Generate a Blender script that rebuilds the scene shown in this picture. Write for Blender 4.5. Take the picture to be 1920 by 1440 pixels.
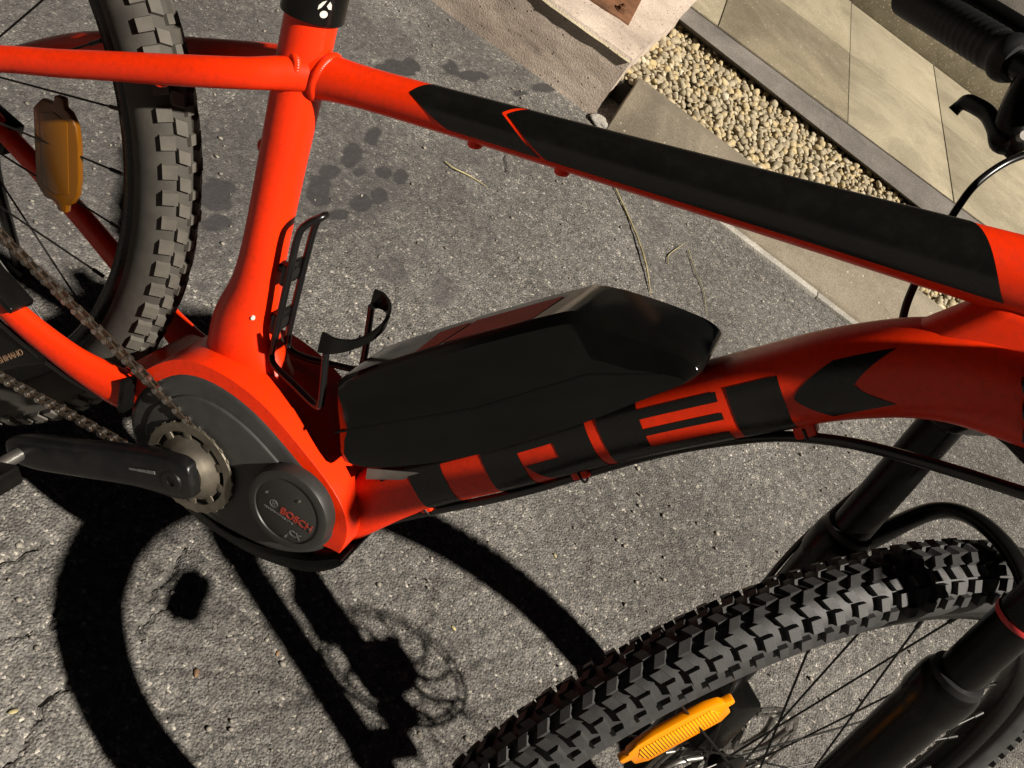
import bpy, bmesh, math, random
import numpy as np
from mathutils import Matrix, Vector, noise as mnoise

random.seed(7); rng = np.random.default_rng(7)
for o in list(bpy.data.objects): bpy.data.objects.remove(o)
scene = bpy.context.scene
col = scene.collection

# ------------------------------------------------------------------ camera
W, H, F = 1920.0, 1440.0, 1800.0
CW = np.array([0.20305, -0.51939, 1.08268])
RW3 = np.array([[0.7541, 0.4484, 0.4799], [-0.6559, 0.4774, 0.5847], [-0.0331, 0.7556, -0.6541]])
u_, s_, v_ = np.linalg.svd(RW3); RW3 = u_ @ v_
LEAN = 0.12518
camd = bpy.data.cameras.new('camera'); cam = bpy.data.objects.new('camera', camd); col.objects.link(cam)
camd.sensor_width = 36.0; camd.lens = 36.0 * F / W; camd.clip_start = 0.02; camd.clip_end = 500
m = Matrix.Identity(4)
for i in range(3):
    m[i][0] = RW3[0][i]; m[i][1] = RW3[1][i]; m[i][2] = -RW3[2][i]; m[i][3] = CW[i]
cam.matrix_world = m
scene.camera = cam

# ------------------------------------------------------------------ night sky and the street lamp's light
SUN_AZ, SUN_EL = math.radians(-11.5), math.radians(50.2)
world = bpy.data.worlds.new('World'); scene.world = world; world.use_nodes = True
nt = world.node_tree; nt.nodes.clear()
sky = nt.nodes.new('ShaderNodeTexSky'); sky.sky_type = 'NISHITA'; sky.sun_disc = False
sky.sun_elevation = SUN_EL; sky.sun_rotation = math.pi / 2 - SUN_AZ
bg = nt.nodes.new('ShaderNodeBackground'); bg.inputs['Strength'].default_value = 0.0013
wo = nt.nodes.new('ShaderNodeOutputWorld')
nt.links.new(sky.outputs[0], bg.inputs[0]); nt.links.new(bg.outputs[0], wo.inputs[0])
sl = bpy.data.lights.new('sun', 'SUN'); sl.energy = 5.0; sl.angle = math.radians(1.1); sl.color = (1.0, 0.92, 0.81)
sun = bpy.data.objects.new('sun', sl); col.objects.link(sun)
sdir = Vector((math.cos(SUN_EL) * math.cos(SUN_AZ), math.cos(SUN_EL) * math.sin(SUN_AZ), math.sin(SUN_EL)))
sun.rotation_euler = sdir.to_track_quat('Z', 'Y').to_euler(); sun.location = (6, -1.2, 6)
vs = scene.view_settings
vs.view_transform = 'Standard'; vs.look = 'None'; vs.gamma = 1.0; vs.use_curve_mapping = False; vs.exposure = 0.80
scene.render.engine = 'CYCLES'
scene.render.resolution_x = 1024; scene.render.resolution_y = 768

# ------------------------------------------------------------------ photo pixel -> direction -> place
B2W = np.array([[1, 0, 0], [0, math.cos(LEAN), math.sin(LEAN)], [0, -math.sin(LEAN), math.cos(LEAN)]])
CB = B2W.T @ CW; RB = RW3 @ B2W
def ray(px):
    px = np.atleast_2d(px).astype(float)
    return np.stack([(px[:, 0] - W / 2) / F, -(px[:, 1] - H / 2) / F, np.ones(len(px))], 1)
def G(px, z=0.0):                      # on a level plane of the ground (world)
    d = ray(px) @ RW3; t = (z - CW[2]) / d[:, 2]; return CW + d * t[:, None]
def BY(px, y=0.0):                     # on a plane parallel to the bicycle's plane (bicycle frame)
    d = ray(px) @ RB; y = np.broadcast_to(np.asarray(y, float), (len(d),)); t = (y - CB[1]) / d[:, 1]; return CB + d * t[:, None]
def DP(px, depth):                     # at a given depth (bicycle frame)
    depth = np.broadcast_to(np.asarray(depth, float), (len(np.atleast_2d(px)),))
    return CB + (ray(px) * depth[:, None]) @ RB
def PB(P):
    q = (np.atleast_2d(P) - CB) @ RB.T; return np.stack([W / 2 + F * q[:, 0] / q[:, 2], H / 2 - F * q[:, 1] / q[:, 2]], 1)

# ------------------------------------------------------------------ materials
def newmat(name):
    mt = bpy.data.materials.new(name); mt.use_nodes = True
    n = mt.node_tree; b = n.nodes['Principled BSDF']; return mt, n, b
def mat(name, c, rough=0.5, metal=0.0, var=0.15, vscale=60, bump=0.0, bscale=300, spec=0.5, dirt=None, dirt_amt=0.5, dscale=25, trans=0.0, coat=0.0):
    mt, n, b = newmat(name); L = n.links.new; N = n.nodes.new
    tc = N('ShaderNodeTexCoord')
    b.inputs['Roughness'].default_value = rough; b.inputs['Metallic'].default_value = metal
    b.inputs['Specular IOR Level'].default_value = spec
    if trans: b.inputs['Transmission Weight'].default_value = trans
    if coat: b.inputs['Coat Weight'].default_value = coat; b.inputs['Coat Roughness'].default_value = 0.3
    nz = N('ShaderNodeTexNoise'); nz.inputs['Scale'].default_value = vscale; nz.inputs['Detail'].default_value = 4
    L(tc.outputs['Object'], nz.inputs['Vector'])
    rp = N('ShaderNodeValToRGB')
    rp.color_ramp.elements[0].position = 0.3; rp.color_ramp.elements[1].position = 0.7
    rp.color_ramp.elements[0].color = (c[0] * (1 - var), c[1] * (1 - var), c[2] * (1 - var), 1)
    rp.color_ramp.elements[1].color = (min(1, c[0] * (1 + var)), min(1, c[1] * (1 + var)), min(1, c[2] * (1 + var)), 1)
    L(nz.outputs['Fac'], rp.inputs['Fac'])
    out = rp.outputs['Color']
    if dirt:
        n2 = N('ShaderNodeTexNoise'); n2.inputs['Scale'].default_value = dscale; n2.inputs['Detail'].default_value = 6; n2.inputs['Roughness'].default_value = 0.7
        L(tc.outputs['Object'], n2.inputs['Vector'])
        r2 = N('ShaderNodeValToRGB'); r2.color_ramp.elements[0].position = 0.45; r2.color_ramp.elements[1].position = 0.72
        r2.color_ramp.elements[0].color = (0, 0, 0, 1); r2.color_ramp.elements[1].color = (dirt_amt,) * 3 + (1,)
        L(n2.outputs['Fac'], r2.inputs['Fac'])
        mx = N('ShaderNodeMix'); mx.data_type = 'RGBA'
        L(r2.outputs['Color'], mx.inputs['Factor']); L(out, mx.inputs['A']); mx.inputs['B'].default_value = (*dirt, 1)
        out = mx.outputs['Result']
        mr = N('ShaderNodeMapRange'); L(r2.outputs['Color'], mr.inputs['Value']); mr.inputs['To Min'].default_value = rough; mr.inputs['To Max'].default_value = min(1, rough + 0.35)
        L(mr.outputs['Result'], b.inputs['Roughness'])
    L(out, b.inputs['Base Color'])
    if bump:
        n3 = N('ShaderNodeTexNoise'); n3.inputs['Scale'].default_value = bscale; n3.inputs['Detail'].default_value = 3
        L(tc.outputs['Object'], n3.inputs['Vector'])
        bp = N('ShaderNodeBump'); bp.inputs['Strength'].default_value = bump; bp.inputs['Distance'].default_value = 0.002
        L(n3.outputs['Fac'], bp.inputs['Height']); L(bp.outputs['Normal'], b.inputs['Normal'])
    return mt
M = {}
M['red'] = mat('red_paint', (0.76, 0.0270, 0.0012), 0.38, var=0.07, vscale=14, dirt=(0.20, 0.012, 0.004), dirt_amt=0.30, dscale=190, bump=0.02, bscale=900, spec=0.22, coat=0.25)
M['redpad'] = mat('red_rubber', (0.55, 0.03, 0.03), 0.5)
M['black'] = mat('black_paint', (0.0040, 0.0038, 0.0035), 0.27, var=0.15, vscale=25, dirt=(0.012, 0.011, 0.009), dirt_amt=0.2, dscale=70, spec=0.2)
M['decal'] = mat('black_decal', (0.0046, 0.0043, 0.0035), 0.27, var=0.12, vscale=40, dirt=(0.012, 0.011, 0.009), dirt_amt=0.25, dscale=55, spec=0.42)
M['battery'] = mat('battery_plastic', (0.0035, 0.0035, 0.003), 0.13, var=0.15, vscale=30, dirt=(0.012, 0.011, 0.009), dirt_amt=0.10, dscale=40, spec=0.28)
M['plastic'] = mat('motor_plastic', (0.0328, 0.0320, 0.0312), 0.5, var=0.12, vscale=30, dirt=(0.0585, 0.0523, 0.0429), dirt_amt=0.4, dscale=28, bump=0.05, bscale=1500)
M['disc'] = mat('cover_plastic', (0.0209, 0.0202, 0.0187), 0.42, var=0.1, vscale=30, dirt=(0.0324, 0.0295, 0.0245), dirt_amt=0.3, dscale=40)
M['crank'] = mat('crank_paint', (0.005, 0.005, 0.0055), 0.30, var=0.2, vscale=40, dirt=(0.03, 0.027, 0.02), dirt_amt=0.25, dscale=45, spec=0.3)
M['brass'] = mat('worn_brown_steel', (0.17, 0.150, 0.118), 0.42, metal=0.7, var=0.3, vscale=60, dirt=(0.05, 0.035, 0.02), dirt_amt=0.6, dscale=40)
M['chain'] = mat('greasy_chain_steel', (0.075, 0.055, 0.038), 0.45, metal=0.6, var=0.5, vscale=120, dirt=(0.05, 0.025, 0.012), dirt_amt=0.7, dscale=200)
M['pin'] = mat('polished_steel', (0.35, 0.33, 0.30), 0.35, metal=1.0, var=0.2)
M['steel'] = mat('grey_steel', (0.25, 0.24, 0.22), 0.4, metal=0.9, var=0.2)
M['rubber'] = mat('black_tyre_rubber', (0.029, 0.028, 0.028), 0.60, var=0.2, vscale=60, dirt=(0.05, 0.048, 0.043), dirt_amt=0.25, dscale=60, bump=0.08, bscale=700)
M['dusty'] = mat('dusty_tyre_rubber', (0.072, 0.065, 0.054), 0.8, var=0.18, vscale=45, dirt=(0.13, 0.118, 0.096), dirt_amt=0.5, dscale=50, bump=0.1, bscale=700)
M['casing'] = mat('dark_dusty_casing', (0.040, 0.036, 0.030), 0.8, var=0.25, vscale=40, dirt=(0.075, 0.067, 0.054), dirt_amt=0.5, dscale=35, bump=0.1, bscale=700)
M['grip'] = mat('black_grip_rubber', (0.004, 0.004, 0.004), 0.55)
M['hose'] = mat('black_hose', (0.006, 0.0055, 0.0055), 0.28)
M['spoke'] = mat('black_spoke_steel', (0.012, 0.011, 0.010), 0.4, metal=0.5)
M['white'] = mat('white_print', (0.62, 0.60, 0.54), 0.5, var=0.1)
M['grey'] = mat('grey_print', (0.0960, 0.0960, 0.0930), 0.5, var=0.2, vscale=400)
M['tan'] = mat('tan_print', (0.20, 0.12, 0.07), 0.5, var=0.2)
M['redprint'] = mat('red_print', (0.2520, 0.0270, 0.0150), 0.5, var=0.1)
M['sticker'] = mat('dull_sticker', (0.12, 0.115, 0.10), 0.6, var=0.2)

def amber(name='amber_reflector', c=(0.80, 0.25, 0.0), ridged=False):
    mt, n, b = newmat(name); L = n.links.new; N = n.nodes.new
    b.inputs['Base Color'].default_value = (*c, 1); b.inputs['Roughness'].default_value = 0.25
    b.inputs['Transmission Weight'].default_value = 0.0; b.inputs['Subsurface Weight'].default_value = 0.0
    if not ridged: return mt
    tc = N('ShaderNodeTexCoord'); wv = N('ShaderNodeTexWave'); wv.inputs['Scale'].default_value = 120; wv.inputs['Distortion'].default_value = 0.0
    wv.bands_direction = 'X'
    L(tc.outputs['UV'], wv.inputs['Vector'])
    bp = N('ShaderNodeBump'); bp.inputs['Strength'].default_value = 0.7; bp.inputs['Distance'].default_value = 0.001
    L(wv.outputs['Fac'], bp.inputs['Height']); L(bp.outputs['Normal'], b.inputs['Normal'])
    return mt
M['amber'] = amber(); M['amber_lens'] = amber('amber_lens', (0.85, 0.30, 0.0), True)
M['grimy_amber'] = amber('shaded_amber_reflector', (0.13, 0.045, 0.001)); M['grimy_amber_lens'] = amber('grimy_amber_lens', (0.135, 0.048, 0.001))  # darker amber copy: shade on the rear reflectors put into the colour

def concrete(name, c1, c2, scale=6, pits=0.0, speck=0.0, bump=0.4, rough=0.9):
    mt, n, b = newmat(name); L = n.links.new; N = n.nodes.new
    b.inputs['Roughness'].default_value = rough; b.inputs['Specular IOR Level'].default_value = 0.2
    tc = N('ShaderNodeTexCoord')
    nz = N('ShaderNodeTexNoise'); nz.inputs['Scale'].default_value = scale; nz.inputs['Detail'].default_value = 8; nz.inputs['Roughness'].default_value = 0.62
    L(tc.outputs['Object'], nz.inputs['Vector'])
    rp = N('ShaderNodeValToRGB'); rp.color_ramp.elements[0].position = 0.32; rp.color_ramp.elements[1].position = 0.68
    rp.color_ramp.elements[0].color = (*c1, 1); rp.color_ramp.elements[1].color = (*c2, 1)
    L(nz.outputs['Fac'], rp.inputs['Fac']); out = rp.outputs['Color']
    nf = N('ShaderNodeTexNoise'); nf.inputs['Scale'].default_value = 260; nf.inputs['Detail'].default_value = 3
    L(tc.outputs['Object'], nf.inputs['Vector'])
    mx = N('ShaderNodeMix'); mx.data_type = 'RGBA'; mx.blend_type = 'OVERLAY'; mx.inputs['Factor'].default_value = 0.55
    L(out, mx.inputs['A']); L(nf.outputs['Fac'], mx.inputs['B']); out = mx.outputs['Result']
    hgt = nf.outputs['Fac']
    if pits:
        vo = N('ShaderNodeTexVoronoi'); vo.inputs['Scale'].default_value = 70; L(tc.outputs['Object'], vo.inputs['Vector'])
        vr = N('ShaderNodeMapRange'); vr.inputs['From Min'].default_value = 0.10; vr.inputs['From Max'].default_value = 0.22
        L(vo.outputs['Distance'], vr.inputs['Value'])
        n5 = N('ShaderNodeTexNoise'); n5.inputs['Scale'].default_value = 22; L(tc.outputs['Object'], n5.inputs['Vector'])
        n6 = N('ShaderNodeMapRange'); n6.inputs['From Min'].default_value = 0.5; n6.inputs['From Max'].default_value = 0.56; L(n5.outputs['Fac'], n6.inputs['Value'])
        mp = N('ShaderNodeMath'); mp.operation = 'MAXIMUM'; L(vr.outputs['Result'], mp.inputs[0])
        iv = N('ShaderNodeMath'); iv.operation = 'SUBTRACT'; iv.inputs[0].default_value = 1.0; L(n6.outputs['Result'], iv.inputs[1]); L(iv.outputs[0], mp.inputs[1])
        mm = N('ShaderNodeMix'); mm.data_type = 'RGBA'; L(mp.outputs[0], mm.inputs['Factor'])
        mm.inputs['A'].default_value = (c1[0] * 0.3, c1[1] * 0.28, c1[2] * 0.26, 1); L(out, mm.inputs['B']); out = mm.outputs['Result']
        ad = N('ShaderNodeMath'); ad.operation = 'MULTIPLY_ADD'; L(mp.outputs[0], ad.inputs[0]); ad.inputs[1].default_value = pits; L(nf.outputs['Fac'], ad.inputs[2]); hgt = ad.outputs[0]
    if speck:
        v2 = N('ShaderNodeTexVoronoi'); v2.inputs['Scale'].default_value = 260; L(tc.outputs['Object'], v2.inputs['Vector'])
        sr = N('ShaderNodeSeparateColor'); L(v2.outputs['Color'], sr.inputs[0])
        gt = N('ShaderNodeMath'); gt.operation = 'GREATER_THAN'; L(sr.outputs[0], gt.inputs[0]); gt.inputs[1].default_value = 1 - speck
        ms = N('ShaderNodeMix'); ms.data_type = 'RGBA'; L(gt.outputs[0], ms.inputs['Factor']); L(out, ms.inputs['A']); ms.inputs['B'].default_value = (0.42, 0.38, 0.30, 1); out = ms.outputs['Result']
    nb_ = N('ShaderNodeTexNoise'); nb_.inputs['Scale'].default_value = 3.1; nb_.inputs['Detail'].default_value = 9; nb_.inputs['Roughness'].default_value = .7; nb_.inputs['Distortion'].default_value = .6
    L(tc.outputs['Object'], nb_.inputs['Vector']); rq = N('ShaderNodeMapRange'); rq.inputs['From Min'].default_value = .38; rq.inputs['From Max'].default_value = .56; rq.inputs['To Min'].default_value = .62; L(nb_.outputs['Fac'], rq.inputs['Value'])
    mq = N('ShaderNodeMix'); mq.data_type = 'RGBA'; mq.blend_type = 'MULTIPLY'; mq.inputs['Factor'].default_value = .75; L(out, mq.inputs['A']); L(rq.outputs['Result'], mq.inputs['B']); out = mq.outputs['Result']
    L(out, b.inputs['Base Color'])
    bp = N('ShaderNodeBump'); bp.inputs['Strength'].default_value = bump; bp.inputs['Distance'].default_value = 0.004
    L(hgt, bp.inputs['Height']); L(bp.outputs['Normal'], b.inputs['Normal'])
    return mt
M['blockface'] = concrete('pitted_brown_concrete', (0.3528, 0.2841, 0.2300), (0.5384, 0.4544, 0.3801), 5, pits=0.9, bump=0.3)
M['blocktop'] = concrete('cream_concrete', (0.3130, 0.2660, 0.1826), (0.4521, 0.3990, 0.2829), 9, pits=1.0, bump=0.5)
M['kerb'] = concrete('tan_kerb_concrete', (0.1628, 0.1390, 0.1038), (0.2376, 0.2042, 0.1540), 5, bump=0.2, speck=0.003)
M['mortar'] = concrete('pale_mortar', (0.2850, 0.2700, 0.2400), (0.3900, 0.3675, 0.3225), 20, bump=0.5)
M['edging'] = concrete('grey_edging', (0.1160, 0.1064, 0.0944), (0.1760, 0.1600, 0.1440), 8, bump=0.4)
SLABM = [concrete('slab_%d' % i, a, b_, 5, speck=0.004, bump=0.12) for i, (a, b_) in enumerate((((0.1663, 0.1404, 0.0946), (0.2218, 0.1885, 0.1316)), ((0.2735, 0.2380, 0.1663), (0.3326, 0.2920, 0.2070)), ((0.2218, 0.1922, 0.1294), (0.2735, 0.2380, 0.1663))))]
M['sand'] = concrete('joint_sand', (0.05, 0.042, 0.03), (0.12, 0.10, 0.07), 30, bump=.6)
M['bed'] = concrete('dark_bed', (0.02, 0.018, 0.015), (0.04, 0.035, 0.03), 10)
M['rust'] = mat('rusty_steel', (0.1280, 0.0560, 0.0256), 0.65, metal=0.2, var=0.4, vscale=18, dirt=(0.1920, 0.0880, 0.0360), dirt_amt=0.7, dscale=30, bump=0.2, bscale=200)
M['straw'] = mat('dry_straw', (0.3360, 0.2880, 0.1440), 0.7, var=0.2)
M['leaf'] = mat('dry_leaf', (0.20, 0.115, 0.06), 0.8, var=0.3, vscale=200)
M['step'] = concrete('granite_step', (0.1750, 0.1505, 0.1050), (0.2380, 0.2100, 0.1470), 14, speck=0.03, bump=0.15)

# ------------------------------------------------------------------ mesh helpers
def link(name, me, mt=None, parent=None, smooth=True):
    o = bpy.data.objects.new(name, me); col.objects.link(o)
    if mt is not None and len(me.materials) == 0: me.materials.append(M[mt] if isinstance(mt, str) else mt)
    if smooth and len(me.polygons): me.polygons.foreach_set('use_smooth', [True] * len(me.polygons))
    if parent is not None: o.parent = parent
    return o
def fromdata(name, v, f, mt, parent=None, smooth=True):
    me = bpy.data.meshes.new(name); me.from_pydata([tuple(map(float, p)) for p in v], [], f); me.update()
    return link(name, me, mt, parent, smooth)
def frombm(name, bm, mt, parent=None, smooth=True, sharp=None):
    me = bpy.data.meshes.new(name); bm.to_mesh(me); bm.free()
    o = link(name, me, mt, parent, smooth)
    if sharp is not None: me.set_sharp_from_angle(angle=math.radians(sharp))
    return o
def catmull(P, res):
    P = np.asarray(P, float); n = len(P); out = []
    for i in range(n - 1):
        p0 = P[i - 1] if i else 2 * P[0] - P[1]; p1, p2 = P[i], P[i + 1]; p3 = P[i + 2] if i + 2 < n else 2 * P[-1] - P[-2]
        for k in range(res):
            t = k / res
            out.append(0.5 * ((2 * p1) + (p2 - p0) * t + (2 * p0 - 5 * p1 + 4 * p2 - p3) * t * t + (3 * p1 - p0 - 3 * p2 + p3) * t ** 3))
    out.append(P[-1]); return np.array(out)
def unit(v): v = np.asarray(v, float); return v / (np.linalg.norm(v) + 1e-12)
class Surf:
    """swept tube; P(s,theta): s = length along it, theta from the normal N towards +B"""
    def __init__(s, pts, rad, res=8, ref=None, sq=1.0):
        s.sq = sq
        r = np.array([(a, a) if np.isscalar(a) else a for a in (rad if isinstance(rad, (list, tuple)) else [rad] * len(pts))], float)
        D = catmull(np.hstack([np.asarray(pts, float), r]), res) if res > 1 else np.hstack([np.asarray(pts, float), r])
        s.c = D[:, :3]; s.ra = D[:, 3]; s.rb = D[:, 4]
        T = np.gradient(s.c, axis=0); T /= np.linalg.norm(T, axis=1)[:, None]; s.T = T
        s.N = np.zeros_like(T); s.B = np.zeros_like(T)
        if ref is not None:
            for i in range(len(T)):
                n = np.cross(T[i], ref); s.N[i] = unit(n); s.B[i] = np.cross(s.N[i], T[i])
        else:
            a = np.array([0, 0, 1.0]) if abs(T[0][2]) < 0.9 else np.array([1.0, 0, 0])
            n = unit(a - T[0] * (a @ T[0]))
            for i in range(len(T)):
                n = unit(n - T[i] * (n @ T[i])); s.N[i] = n; s.B[i] = np.cross(n, T[i])
        s.s = np.concatenate([[0], np.cumsum(np.linalg.norm(np.diff(s.c, axis=0), axis=1))])
    def at(s, q, th, off=0.0):
        f = lambda a: np.stack([np.interp(q, s.s, a[:, k]) for k in range(3)], -1)
        ra = np.interp(q, s.s, s.ra) + off; rb = np.interp(q, s.s, s.rb) + off
        pw = lambda a: np.sign(a) * np.abs(a) ** s.sq
        return f(s.c) + f(s.N) * (ra * pw(np.cos(th)))[..., None] + f(s.B) * (rb * pw(np.sin(th)))[..., None]
    def mesh(s, name, mt, parent=None, n=20, caps=True):
        th = np.linspace(0, 2 * math.pi, n, endpoint=False)
        pw = lambda a: np.sign(a) * np.abs(a) ** s.sq
        V = (s.c[:, None] + s.N[:, None] * (s.ra[:, None] * pw(np.cos(th)))[..., None] + s.B[:, None] * (s.rb[:, None] * pw(np.sin(th)))[..., None]).reshape(-1, 3)
        k = len(s.c); Fc = []
        for i in range(k - 1):
            for j in range(n):
                a, b = i * n + j, i * n + (j + 1) % n
                Fc.append((a, a + n, b + n, b))
        if caps: Fc.append(tuple(range(n))); Fc.append(tuple(range((k - 1) * n, k * n))[::-1])
        o = fromdata(name, V, Fc, mt, parent)
        if caps: o.data.set_sharp_from_angle(angle=math.radians(60))
        return o
def tube(name, pts, rad, mt, parent=None, n=14, res=8, ref=None, caps=True):
    return Surf(pts, rad, res, ref).mesh(name, mt, parent, n, caps)
def lathe(name, prof, org, axis, mt, parent=None, n=48, closed=False, sharp=35):
    axis = unit(axis); a = np.array([0, 0, 1.0]) if abs(axis[2]) < 0.9 else np.array([1.0, 0, 0])
    e1 = unit(np.cross(a, axis)); e2 = np.cross(axis, e1)
    th = np.linspace(0, 2 * math.pi, n, endpoint=False); V = []; Fc = []
    for r, h in prof:
        for t in th: V.append(org + axis * h + r * (e1 * math.cos(t) + e2 * math.sin(t)))
    k = len(prof)
    for i in range(k if closed else k - 1):
        i2 = (i + 1) % k
        for j in range(n):
            j2 = (j + 1) % n; Fc.append((i * n + j, i * n + j2, i2 * n + j2, i2 * n + j))
    if not closed: Fc.append(tuple(range(n))[::-1]); Fc.append(tuple(range((k - 1) * n, k * n)))
    o = fromdata(name, V, Fc, mt, parent); o.data.set_sharp_from_angle(angle=math.radians(sharp)); return o
def prism(name, outline, y0, y1, mt, parent=None, bevel=0.0, seg=3, frame=None, sharp=35):
    """outline (u,v) extruded from y0 to y1; frame = (origin, e_u, e_v, e_y); default the bicycle's x, z, y"""
    if frame is None: frame = (np.zeros(3), np.array([1.0, 0, 0]), np.array([0, 0, 1.0]), np.array([0, 1.0, 0]))
    O, eu, ev, ey = frame
    bm = bmesh.new()
    lo = [bm.verts.new(O + eu * a + ev * b + ey * y0) for a, b in outline]
    hi = [bm.verts.new(O + eu * a + ev * b + ey * y1) for a, b in outline]
    bm.faces.new(lo); bm.faces.new(hi[::-1]); k = len(lo)
    for i in range(k): bm.faces.new((lo[i], hi[i], hi[(i + 1) % k], lo[(i + 1) % k]))
    bmesh.ops.recalc_face_normals(bm, faces=bm.faces)
    if bevel:
        es = [e for e in bm.edges if len(e.link_faces) == 2 and e.calc_face_angle() > 0.6]
        bmesh.ops.bevel(bm, geom=es, offset=bevel, segments=seg, profile=0.5, affect='EDGES', clamp_overlap=True)
    return frombm(name, bm, mt, parent, True, sharp)
def smoothpoly(P, res=6):
    P = list(P); Q = catmull(P[-2:] + P + P[:2] + P[2:3], res); return Q[2 * res:(2 + len(P)) * res]
def box(name, c, e, h, mt, parent=None, bevel=0.0, seg=2):
    """c centre, e three axes (rows), h half sizes"""
    e = [unit(a) for a in e]
    o = [(-h[0], -h[1]), (h[0], -h[1]), (h[0], h[1]), (-h[0], h[1])]
    return prism(name, o, -h[2], h[2], mt, parent, bevel, seg, (np.asarray(c, float), e[0], e[1], e[2]))
def text_mesh(name, body, size, O, ex, ey, mt, parent, thick=0.0004, squash=1.0, align='LEFT', bold=0.0):
    cu = bpy.data.curves.new(name, 'FONT'); cu.body = body; cu.size = size; cu.extrude = thick; cu.align_x = align; cu.offset = bold
    t = bpy.data.objects.new(name, cu); col.objects.link(t)
    dg = bpy.context.evaluated_depsgraph_get(); me = bpy.data.meshes.new_from_object(t.evaluated_get(dg))
    bpy.data.objects.remove(t)
    ex = unit(ex); ey = unit(ey); ez = np.cross(ex, ey)
    for v in me.vertices:
        p = O + ex * v.co.x + ey * v.co.y * squash + ez * v.co.z; v.co = Vector(p)
    me.materials.clear(); me.update()
    return link(name, me, mt, parent, False)
def tag(o, label=None, cat=None, group=None, kind=None):
    if label: o['label'] = label
    if cat: o['category'] = cat
    if group: o['group'] = group
    if kind: o['kind'] = kind
    return o

# ================================================================== THE GROUND
KA = math.radians(9.0)
def asphalt():
    mt, n, b = newmat('asphalt'); L = n.links.new; N = n.nodes.new
    b.inputs['Specular IOR Level'].default_value = 0.35
    tc = N('ShaderNodeTexCoord')
    big = N('ShaderNodeTexNoise'); big.inputs['Scale'].default_value = 2.2; big.inputs['Detail'].default_value = 6; L(tc.outputs['Object'], big.inputs['Vector'])
    rb = N('ShaderNodeValToRGB'); rb.color_ramp.elements[0].position = 0.3; rb.color_ramp.elements[1].position = 0.7
    rb.color_ramp.elements[0].color = (0.094, 0.089, 0.083, 1); rb.color_ramp.elements[1].color = (0.166, 0.158, 0.149, 1)
    L(big.outputs['Fac'], rb.inputs['Fac'])
    vo = N('ShaderNodeTexVoronoi'); vo.inputs['Scale'].default_value = 250; L(tc.outputs['Object'], vo.inputs['Vector'])
    sc = N('ShaderNodeSeparateColor'); L(vo.outputs['Color'], sc.inputs[0])
    r1 = N('ShaderNodeValToRGB'); e = r1.color_ramp.elements
    e[0].position = 0.0; e[0].color = (0.62, 0.62, 0.62, 1); e[1].position = 1.0; e[1].color = (1.0, 1.0, 1.0, 1)
    x = e.new(0.86); x.color = (1.15, 1.13, 1.08, 1); x = e.new(0.965); x.color = (1.6, 1.56, 1.45, 1); x = e.new(0.99); x.color = (2.7, 2.6, 2.4, 1)
    r1.color_ramp.elements[-1].color = (2.7, 2.6, 2.4, 1)
    L(sc.outputs[0], r1.inputs['Fac'])
    mu = N('ShaderNodeMix'); mu.data_type = 'RGBA'; mu.blend_type = 'MULTIPLY'; mu.inputs['Factor'].default_value = 1.0
    L(rb.outputs['Color'], mu.inputs['A']); L(r1.outputs['Color'], mu.inputs['B'])
    fine = N('ShaderNodeTexNoise'); fine.inputs['Scale'].default_value = 420; fine.inputs['Detail'].default_value = 4; L(tc.outputs['Object'], fine.inputs['Vector'])
    m2 = N('ShaderNodeMix'); m2.data_type = 'RGBA'; m2.blend_type = 'OVERLAY'; m2.inputs['Factor'].default_value = 0.75
    L(mu.outputs['Result'], m2.inputs['A']); L(fine.outputs['Fac'], m2.inputs['B'])
    st = N('ShaderNodeAttribute'); st.attribute_name = 'stain_falloff'
    v9 = N('ShaderNodeTexVoronoi'); v9.inputs['Scale'].default_value = 95; L(tc.outputs['Object'], v9.inputs['Vector'])
    s9 = N('ShaderNodeSeparateColor'); L(v9.outputs['Color'], s9.inputs[0]); r9 = N('ShaderNodeMapRange'); L(s9.outputs[1], r9.inputs['Value']); r9.inputs['To Min'].default_value = .74; r9.inputs['To Max'].default_value = 1.26
    m9 = N('ShaderNodeMix'); m9.data_type = 'RGBA'; m9.blend_type = 'MULTIPLY'; m9.inputs['Factor'].default_value = 1.0; L(m2.outputs['Result'], m9.inputs['A']); L(r9.outputs['Result'], m9.inputs['B']); m2 = m9
    m3 = N('ShaderNodeMix'); m3.data_type = 'RGBA'; L(st.outputs['Fac'], m3.inputs['Factor']); L(m2.outputs['Result'], m3.inputs['A']); m3.inputs['B'].default_value = (0.034, 0.032, 0.033, 1)
    L(m3.outputs['Result'], b.inputs['Base Color'])
    ro = N('ShaderNodeMapRange'); L(st.outputs['Fac'], ro.inputs['Value']); ro.inputs['To Min'].default_value = 0.82; ro.inputs['To Max'].default_value = 0.55
    L(ro.outputs['Result'], b.inputs['Roughness'])
    hh = N('ShaderNodeMath'); hh.operation = 'MULTIPLY_ADD'; L(vo.outputs['Distance'], hh.inputs[0]); hh.inputs[1].default_value = -0.9; L(fine.outputs['Fac'], hh.inputs[2])
    bs = N('ShaderNodeMath'); bs.operation = 'MULTIPLY_ADD'; L(st.outputs['Fac'], bs.inputs[0]); bs.inputs[1].default_value = -0.7; bs.inputs[2].default_value = 0.85
    bp = N('ShaderNodeBump'); bp.inputs['Distance'].default_value = 0.0042; L(bs.outputs[0], bp.inputs['Strength'])
    L(hh.outputs[0], bp.inputs['Height']); L(bp.outputs['Normal'], b.inputs['Normal'])
    return mt
M['asphalt'] = asphalt()

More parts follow.
